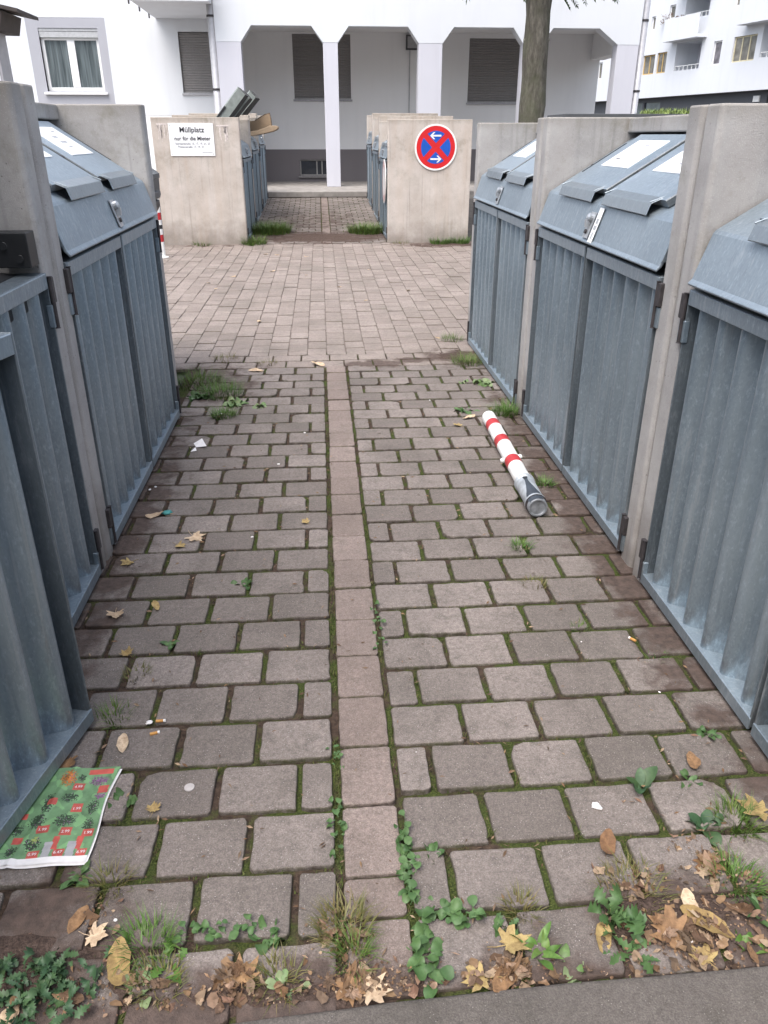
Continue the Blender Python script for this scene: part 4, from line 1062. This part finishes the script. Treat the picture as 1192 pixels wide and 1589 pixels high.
trail('taller leafy plant at the foot of the centre strip on its right', [(.14, 1.02), (.155, .97), (.165, .925)], 30, .048, .032, WEED)
trail('tiny weeds far up the right edge of the centre strip', [(.14, 2.0), (.14, 2.15), (.142, 2.25)], 18, .026, .018, WEED)
rosette('pale weed in the litter left of the strip foot', -.115, .935, 9, .045, .026, WEEDP, rounded, .6, .3)
tuft('dry grass wisps in the litter left of the strip foot', -.13, .95, .05, 120, .05, DRYG)
tuft('yellow-green grass clump under the toothed leaf at bottom left', -.36, .965, .06, 160, .045, DRYG)
# bottom right
rosette('upright two-leaved dark green weed right of centre', .745, 1.375, 6, .055, .032, WEEDD, ovate, .9, .3, 7, .12)
rosette('flat light green weed near the nearest right door', .875, 1.385, 8, .04, .02, WEED, ovate, .5, .3)
rosette('small weed at the paver edge beneath the nearest right door', 1.0, 1.545, 8, .045, .02, WEED, ovate, .5, .3)
rosette('broad dark-leaved weed left of the right edge grass', .85, 1.245, 7, .06, .04, WEEDD, ovate, .5, .3)
tuft('yellow-green grass clump near the right photo edge', .925, 1.25, .06, 190, .06, GRASS)
tuft('leafy grass clump above the kerb near the right edge', .85, 1.095, .06, 200, .055, GRASSB)
rosette('large dark green weed with broad toothed leaves above the kerb', .555, 1.02, 13, .065, .042, WEED, jag, .6, .3, 12, .25, None, .02)
rosette('long-lobed dandelion rosette leaning toward the kerb', .565, .955, 8, .085, .026, WEED, jag, .4, .2, 13, .15)
rosette('plant with long upright green leaves left of the broad toothed weed', .385, .97, 8, .075, .022, GRASSB, ovate, .8, .3, 7, .2)
rosette('bright green lobed leaf plant touching the kerb', .435, .925, 8, .04, .03, WEEDP, rounded, .5, .3)
tuft('dry grass clump between pavers right of the centre creeper', .62, 1.09, .09, 260, .045, DRYG)
tuft('short grass tuft beside the tan leaf at bottom centre', .37, 1.065, .04, 110, .045, DRYG)
rosette('small two-leaved weed above the tan leaf at bottom centre', .33, 1.02, 6, .035, .022, WEED, jag, .6, .3, 11)
rosette('single bright green leaf plant at the bottom right kerb', .80, .955, 5, .045, .035, GRASSB, ovate, .3, .2)
rosette('thin upright weed at the right edge above the kerb', .86, 1.01, 7, .045, .014, WEED, ovate, 1.0, .3)
# around the far enclosures
tuft('grass patch at the foot of the far left end wall corner', -1.0, 12.05, .22, 420, .16, GRASS, wd=.008)
tuft('yellow-green grass patch inside the far left passage corner', -.82, 13.05, .42, 1200, .2, GRASS, wd=.009)
tuft('thin strip of grass under the white sign wall', -1.75, 11.98, .18, 160, .08, GRASS, wd=.007)
tuft('grass patch inside the far right passage corner', .70, 13.0, .36, 1000, .18, GRASS, wd=.009)
tuft('grass strip under the round sign wall', 1.75, 11.97, .2, 420, .12, GRASSB, wd=.008)
tuft('grass strip at the right end of the round sign wall', 2.05, 11.98, .16, 330, .13, GRASSB, wd=.008)
tuft('sparse grass at the corner below the round sign', 1.15, 11.97, .16, 90, .06, DRYG, wd=.007)

# ------------------------------------------------------------------ fallen leaves
MAPLE = [(0, 1.0), (12, .68), (20, .74), (34, .52), (48, .93), (60, .70), (70, .66), (84, .42), (100, .72), (112, .62), (130, .36), (150, .42), (172, .16)]
def leaf_mesh(kind, seed, R_=.5):
    r_ = random.Random(seed); b = MB()
    if kind == 'maple':
        o = [(R(a), q * r_.uniform(.88, 1.1)) for a, q in MAPLE] + [(R(-a), q * r_.uniform(.88, 1.1)) for a, q in MAPLE[::-1][:-1]]
    else:
        pp_ = [(math.cos(R(a)) * r_.uniform(.95, 1.05), .46 * math.sin(R(a)) * abs(math.sin(R(a))) ** .35 * r_.uniform(.9, 1.12)) for a in range(0, 360, 18)]
        o = [(math.atan2(y, x), math.hypot(x, y)) for x, y in pp_]
    n = len(o); cu, ph = r_.uniform(.2, .6), r_.uniform(0, 6); c2 = r_.uniform(-.3, .5)
    def P(a, q):
        x, y = q * math.cos(a), q * math.sin(a)
        z = cu * (x * math.cos(ph) + y * math.sin(ph)) ** 2 + c2 * abs(y) * .5 + .14 * nz(x * 2.5, y * 2.5, seed) + .03
        return (x, y, z)
    vs = [P(0, 0)] + [P(a, q * .5) for a, q in o] + [P(a, q) for a, q in o]
    fs = [(0, 1 + k, 1 + (k + 1) % n) for k in range(n)] + [(1 + k, 1 + n + k, 1 + n + (k + 1) % n, 1 + (k + 1) % n) for k in range(n)]
    b.add(vs, fs); b.tube([(-.1, 0, .03), (-.6, .05, .06), (-.95, .16, .1)], [.03, .022, .018], 5)
    return b
LM = {}
def leaf(label, x, y, size, kind, mat, group=None, z=.004, tilt=.15):
    key = (kind, mat.name, rnd.randint(0, 3))
    b = leaf_mesh(kind, hash(key[2]) + len(kind)); o = b.build('fallen_leaf', mat, smooth=True)
    o.location = (x, y, gz(y) + z); o.scale = (size,) * 3; o.rotation_euler = (rnd.uniform(-tilt, tilt), rnd.uniform(-tilt, tilt), rnd.uniform(0, 6.28))
    return tag(o, label, 'leaf', group)
for a in [
    ('yellow maple leaf lying against the kerb at bottom centre', .255, .918, .042, 'maple', LEAFY),
    ('star-shaped tan maple leaf against the kerb below the centre strip', .045, .912, .045, 'maple', LEAFP),
    ('brown leaf half hidden behind the star-shaped maple leaf', .005, .925, .042, 'maple', LEAFB),
    ('crumpled tan leaf between pavers at bottom centre', .325, .985, .048, 'maple', LEAFY),
    ('dark brown leaf right of the yellow kerb leaf', .30, .915, .04, 'oval', LEAFB),
    ('large ochre leaf on the bottom right leaf pile', .735, 1.0, .055, 'oval', LEAFY),
    ('large folded greyish-brown leaf in the bottom right pile', .66, .985, .06, 'maple', LEAFB),
    ('pale torn leaf on top of the bottom right pile', .72, 1.04, .036, 'oval', LEAFP),
    ('ochre leaf at the kerb below the bottom right pile', .70, .925, .038, 'maple', LEAFY),
    ('striped dry leaf beside the large toothed weed', .515, .985, .036, 'oval', LEAFY),
    ('rust brown leaf below the white chewed gum', .60, 1.205, .04, 'oval', LEAFB),
    ('yellow-brown leaf at the right photo edge', .99, 1.27, .06, 'maple', LEAFY),
    ('brown curled leaf above the bottom right grass', .80, 1.14, .045, 'maple', LEAFB),
    ('curled golden leaf left of the flat gum spot', -.447, 1.385, .026, 'maple', LEAFY),
    ('brown pointed leaf on the bottom left paver edge', -.545, 1.105, .032, 'oval', LEAFB),
    ('tan crumpled leaf above the blue-green corner plant', -.505, 1.065, .036, 'maple', LEAFP),
    ('big olive-tan leaf leaning on the bottom left grass', -.44, 1.0, .05, 'oval', LEAFY),
    ('orange-brown leaf in the litter left of the strip foot', -.20, .955, .05, 'maple', LEAFB),
    ('tan leaf tip standing up at the bottom left kerb', -.62, .905, .035, 'oval', LEAFP),
    ('curled yellow leaf in front of the ajar door', -.645, 2.02, .032, 'maple', LEAFY),
    ('pale tan leaf under the second left post', -.735, 2.25, .042, 'maple', LEAFP),
    ('small olive leaf right of the pale tan leaf', -.61, 2.29, .028, 'oval', LEAFY),
    ('yellowish leaf at the foot of the second left post', -.765, 2.60, .040, 'maple', LEAFY),
    ('crumpled pale leaf in front of the closed left door', -.55, 2.79, .055, 'maple', LEAFP),
    ('brown curled leaf beside the crumpled pale one', -.60, 2.72, .035, 'maple', LEAFY),
    ('thin brown leaf at the left door foot by the teal scrap', -.745, 3.0, .04, 'oval', LEAFP),
    ('golden leaf on the paver left of the centre strip', -.105, 2.888, .028, 'maple', LEAFY),
    ('pale leaf beside the dark weed by the bollard cap', .80, 4.15, .04, 'oval', LEAFP),
    ('yellow leaf a row below the bollard-cap weed', .72, 4.02, .042, 'maple', LEAFY),
    ('pale leaf on the header row left of the strip', -.48, 5.23, .055, 'oval', LEAFP),
    ('leaf lying at the top end of the centre strip', -.06, 5.36, .055, 'oval', LEAFP),
    ('brown leaf under the upper corner of the flyer', -.70, 1.56, .045, 'maple', LEAFB),
    ('narrow pale leaf below the ajar door corner', -.57, 1.62, .034, 'oval', LEAFP),
    ('dark brown leaf stalk with leaf near the lowest right door', .905, 1.44, .035, 'oval', LEAFB),
]: leaf(*a)
for q in range(16):
    leaf('small pale dry leaf scattered over the crossing lane', rnd.uniform(-1.4, .9), rnd.uniform(6.0, 11.2), rnd.uniform(.02, .04), 'oval', LEAFP, 'pale leaves scattered on the lane')
# mass of litter along the kerb
b = MB()
for (cx, cy, rx, ry, n_) in ((.70, .985, .14, .065, 560), (.03, .935, .09, .03, 300), (-.22, .935, .07, .025, 180), (-.50, .95, .12, .04, 120), (.32, .935, .07, .03, 240), (.83, 1.10, .09, .05, 160), (.62, 1.10, .06, .03, 140), (.8, 1.18, .06, .05, 80), (-.5, 1.1, .05, .05, 60), (-.02, 1.03, .05, .05, 120), (.1, .915, .6, .015, 200)):
    for q in range(n_):
        x, y = rnd.gauss(cx, rx * .6), rnd.gauss(cy, ry * .6)
        if y < .9: y = .9 + rnd.random() * .02
        big = rnd.random() < .16
        s = rnd.uniform(.006, .017) if big else rnd.uniform(.0012, .0052)
        a = rnd.uniform(0, 6.28); c_ = Vector((x, y, rnd.uniform(-.003, .010))); n_v = rnd.randint(5, 8); el = rnd.uniform(.35, 1.0)
        tl = Vector((rnd.gauss(0, .35), rnd.gauss(0, .35), 1)).normalized(); u_ = tl.cross(Vector((math.cos(a), math.sin(a), 0))).normalized(); w_ = tl.cross(u_); cu = rnd.uniform(-.7, .9)
        o_ = []
        for k_ in range(n_v):
            t_ = 2 * math.pi * k_ / n_v; rr_ = s * rnd.uniform(.55, 1.25)
            o_.append(c_ + u_ * (rr_ * math.cos(t_)) + w_ * (rr_ * el * math.sin(t_)) + tl * (cu * s * math.cos(t_) ** 2))
        b.add([c_] + o_, [(0, 1 + k_, 1 + (k_ + 1) % n_v) for k_ in range(n_v)])
for q in range(900):
    x, y = rnd.uniform(-.8, 1.05), .95 + 3.8 * rnd.random() ** 1.6
    jn = rnd.choice(joints)
    if q > 260 and jn[1 if jn[3] == 0 else 0] < 4.5: x, y = (jn[1] + (jn[2] - jn[1]) * rnd.random(), jn[0] + rnd.gauss(0, .006)) if jn[3] == 1 else (jn[0] + rnd.gauss(0, .006), jn[1] + (jn[2] - jn[1]) * rnd.random())
    if y < .92: continue
    s = rnd.uniform(.002, .006); a = rnd.uniform(0, 6.28); d = Vector((math.cos(a), math.sin(a), 0)); sd_ = Vector((-d.y, d.x, .2)); c_ = Vector((x, y, .003))
    b.add([c_ - d * s * 2, c_ - sd_ * s * .5, c_ + d * s * 2, c_ + sd_ * s * .5 + Vector((0, 0, s * .4))], [(0, 1, 2, 3)])
for (cx, cy, rx, ry, n_) in ((.70, .985, .12, .05, 17), (.03, .935, .08, .025, 7), (-.22, .94, .06, .02, 6), (.32, .935, .06, .02, 8), (-.47, .95, .1, .03, 10), (.8, 1.13, .08, .05, 8)):
    for q in range(n_):
        lm = leaf_mesh('maple' if rnd.random() < .6 else 'oval', rnd.randint(0, 400)); x, y = rnd.gauss(cx, rx * .6), max(.91, rnd.gauss(cy, ry * .6)); sz = rnd.uniform(.014, .034)
        M_ = Matrix.Translation((x, y, rnd.uniform(.002, .012))) @ Matrix.Rotation(rnd.uniform(0, 6.28), 4, 'Z') @ Matrix.Rotation(rnd.gauss(0, .45), 4, 'X') @ Matrix.Rotation(rnd.gauss(0, .35), 4, 'Y') @ Matrix.Diagonal((sz, sz * rnd.uniform(.5, 1), sz * rnd.uniform(.8, 2.2), 1))
        b.add([M_ @ Vector(p_) for p_ in lm.v], lm.f)
tag(b.build('leaf_litter', LITT), 'crumbled brown leaf litter along the kerb', 'leaf litter', None, 'stuff')

# ------------------------------------------------------------------ small rubbish
def crumple(name, label, x, y, s, mat, cat, sq=.5, z=.0, pts=None, group=None):
    b = MB(); sd_ = rnd.random() * 50
    def P(u, v):
        th, ph = u * 2 * math.pi, (v - .5) * math.pi; d = Vector((math.cos(th) * math.cos(ph), math.sin(th) * math.cos(ph), math.sin(ph)))
        q = 1 + .45 * noise.noise(d * 1.7 + Vector((sd_, 0, 0))) + .2 * noise.noise(d * 4 + Vector((0, sd_, 0)))
        return (d.x * s * q, d.y * s * q * .8, max(-.4, d.z * q) * s * sq + s * sq * .4)
    b.grid(14, 9, P); o = b.build(name, mat, smooth=True); o.location = (x, y, gz(y) + z); o.rotation_euler = (0, 0, rnd.uniform(0, 6)); return tag(o, label, cat, group)
crumple('chewing_gum', 'crumpled white gum wad on a paver at lower right', .612, 1.318, .0125, PAPER, 'litter')
crumple('bottle_cap', 'round white cap beside the cigarette butts', -.517, 1.70, .0095, PAPER, 'litter', .4)
b = MB(); b.add([(0, 0, .003), (.055, -.01, .012), (.02, .085, .02), (-.02, .05, .006)], [(0, 1, 2), (0, 2, 3)]); b.add([(-.02, -.06, .003), (.01, -.055, .006), (-.0, -.02, .012)], [(0, 1, 2)])
o = tag(b.build('paper_scrap', PAPER), 'torn white paper triangle before the closed left door', 'paper'); o.location = (-.685, 3.80, 0)
sm = o.modifiers.new('thickness', 'SOLIDIFY'); sm.thickness = .001
for i, (x, y, a, l) in enumerate(((-.494, 1.652, .3, 'orange cigarette filter below the round white cap'), (-.487, 1.70, .05, 'orange cigarette filter right of the round white cap'), (.945, 1.975, 2.2, 'cigarette end beside the nearest right door ledge'))):
    b = MB(); d = Vector((math.cos(a), math.sin(a), 0)); p0 = Vector((x, y, .005)); b.tube([p0 - d * .012, p0 + d * .008], .0042, 10, 0); b.tube([p0 + d * .008, p0 + d * .014], .0042, 10, 1); b.lathe([(0, 0), (.001, 0)], 4)
    o = tag(b.build('cigarette_butt', [BUTT, PAPER]), l, 'cigarette butt', 'cigarette butts')
b = MB(); b.disc((0, 0, 0), (1, 0, 0), (0, 1, 0), .0125, 20); b.lathe([(.0125, 0), (.0125, -.003)], 20); o = tag(b.build('flattened_gum', m_plain('old_gum', (.40, .37, .36), .8, 0, .1, 60)), 'flat round pale gum spot on the paver right of the flyer', 'litter'); o.location = (-.372, 1.452, .004)
crumple('plastic_scrap', 'teal plastic scrap at the foot of the closed left door', -.70, 3.03, .022, TEAL, 'litter', .3)
for i, (x, y) in enumerate(((-.62, 4.33), (-.13, 3.98), (-.25, 3.54), (-.32, 2.78), (.62, 4.5), (.78, 1.98), (.20, 1.53), (.65, .99), (.69, .965), (.655, .97), (-.47, 1.10), (.93, 1.72), (-.17, 1.075), (.39, .985), (-.82, 3.28), (-.80, 3.31))):
    crumple('white_scrap', 'tiny whitish crumb of paper or stone on the paving', x, y, rnd.uniform(.003, .006) * (1.0 if y < 2.5 else 1.7), PAPER, 'litter', .35, .001, None, 'tiny white scraps on the paving')

# ------------------------------------------------------------------ flyer
fl = thing('flyer', 'green and red printed advertising flyer lying half under the ajar door', 'flyer', (0, 0, 0))
def FZ(x, y): return .004 * max(0, 1 - abs(x + .70 - .25 * (y - 1.38)) / .012) + .006 + .004 * math.sin((x + .7) * 26 + y * 5) ** 2 + .004 * nz(x * 8, y * 8, 2) + .003
def FX(u, v):
    y = 1.243 + .287 * v; x = -.815 + (.247) * u + .004 * math.sin(v * 7) * u + (.012 * v * v) * u + .06 * v * (1 - u); return x, y
NX, NY = 110, 120
b = MB(); b.grid(NX, NY, lambda u, v: (*FX(u, v), FZ(*FX(u, v))))
RECTS = [(-.688, 1.34, .014, .011, 3), (-.633, 1.329, .013, .012, 3), (-.582, 1.324, .013, .011, 3), (-.689, 1.268, .013, .011, 3), (-.633, 1.268, .012, .011, 3), (-.583, 1.268, .011, .011, 3), (-.627, 1.4, .012, .014, 3), (-.580, 1.456, .012, .011, 3), (-.641, 1.467, .013, .010, 3), (-.69, 1.42, .011, .009, 3), (-.735, 1.31, .011, .009, 3), (-.745, 1.38, .010, .009, 3),
         (-.647, 1.296, .007, .018, 3), (-.595, 1.296, .007, .018, 3), (-.598, 1.515, .030, .008, 3), (-.661, 1.278, .009, .022, 6), (-.609, 1.279, .009, .022, 6)]
BLOBS = [(-.645, 1.362, .024, .017, 2), (-.709, 1.364, .017, .021, 2), (-.699, 1.299, .018, .018, 2), (-.698, 1.417, .013, .03, 2), (-.652, 1.432, .018, .015, 2), (-.588, 1.348, .012, .018, 2), (-.591, 1.401, .013, .021, 2), (-.583, 1.434, .013, .01, 4), (-.597, 1.484, .022, .016, 4), (-.672, 1.495, .019, .026, 5), (-.745, 1.34, .012, .016, 2), (-.74, 1.28, .012, .014, 2), (-.64, 1.497, .009, .012, 2), (-.695, 1.31, .010, .010, 7)]
for i in range(len(b.f)):
    iu, iv = i % NX, i // NX; x, y = FX((iu + .5) / NX, (iv + .5) / NY)
    if iv < NY * .052: b.m[i] = 1; continue
    wx, wy = x + .003 * nz(x * 120, y * 120, 1), y + .003 * nz(x * 120, y * 120, 7)
    q = 8 if nz(x * 40, y * 40, 3) > .22 else 0
    for (cx, cy, rx, ry, m_) in BLOBS:
        d2 = ((wx - cx) / rx) ** 2 + ((wy - cy) / ry) ** 2
        if d2 < 1.25 and nz(x * 260, y * 260, 11) + (.45 - d2 * .55) > 0: q = m_ if nz(x * 330, y * 330, 15) > -.22 else (rnd.choice((2, 4, 9, 9)) )
    for (cx, cy, rx, ry, m_) in RECTS:
        if abs(x - cx) < rx and abs(y - cy) < ry: q = m_
    b.m[i] = q
b.build('sheet', [FGREEN, PAPER, FDARK, FRED, FVIO, FORA, FBAG, m_plain('printed_yellow_green', (.34, .40, .12), .55), m_plain('printed_pale_green', (.20, .38, .17), .55, 0, .2, 25), m_plain('printed_mid_green', (.09, .15, .10), .55, 0, .3, 60)], fl, smooth=True)
b = MB(); b.grid(28, 26, lambda u, v: (FX(u, v)[0] + .004, FX(u, v)[1] - .006, FZ(*FX(u, v)) - .003)); b.build('back_page', PAPER, fl, smooth=True)
for (x, y, s) in ((-.688, 1.336, '1.99'), (-.633, 1.325, '2.99'), (-.582, 1.32, '1.99'), (-.689, 1.267, '0.99'), (-.633, 1.267, '6.47'), (-.583, 1.267, '6.99'), (-.641, 1.463, '4.99'), (-.627, 1.394, '1.99')):
    text_mesh('price', s, .011, STICK, fl, Matrix.Translation((x, y - .002, FZ(x, y) + .0022)))
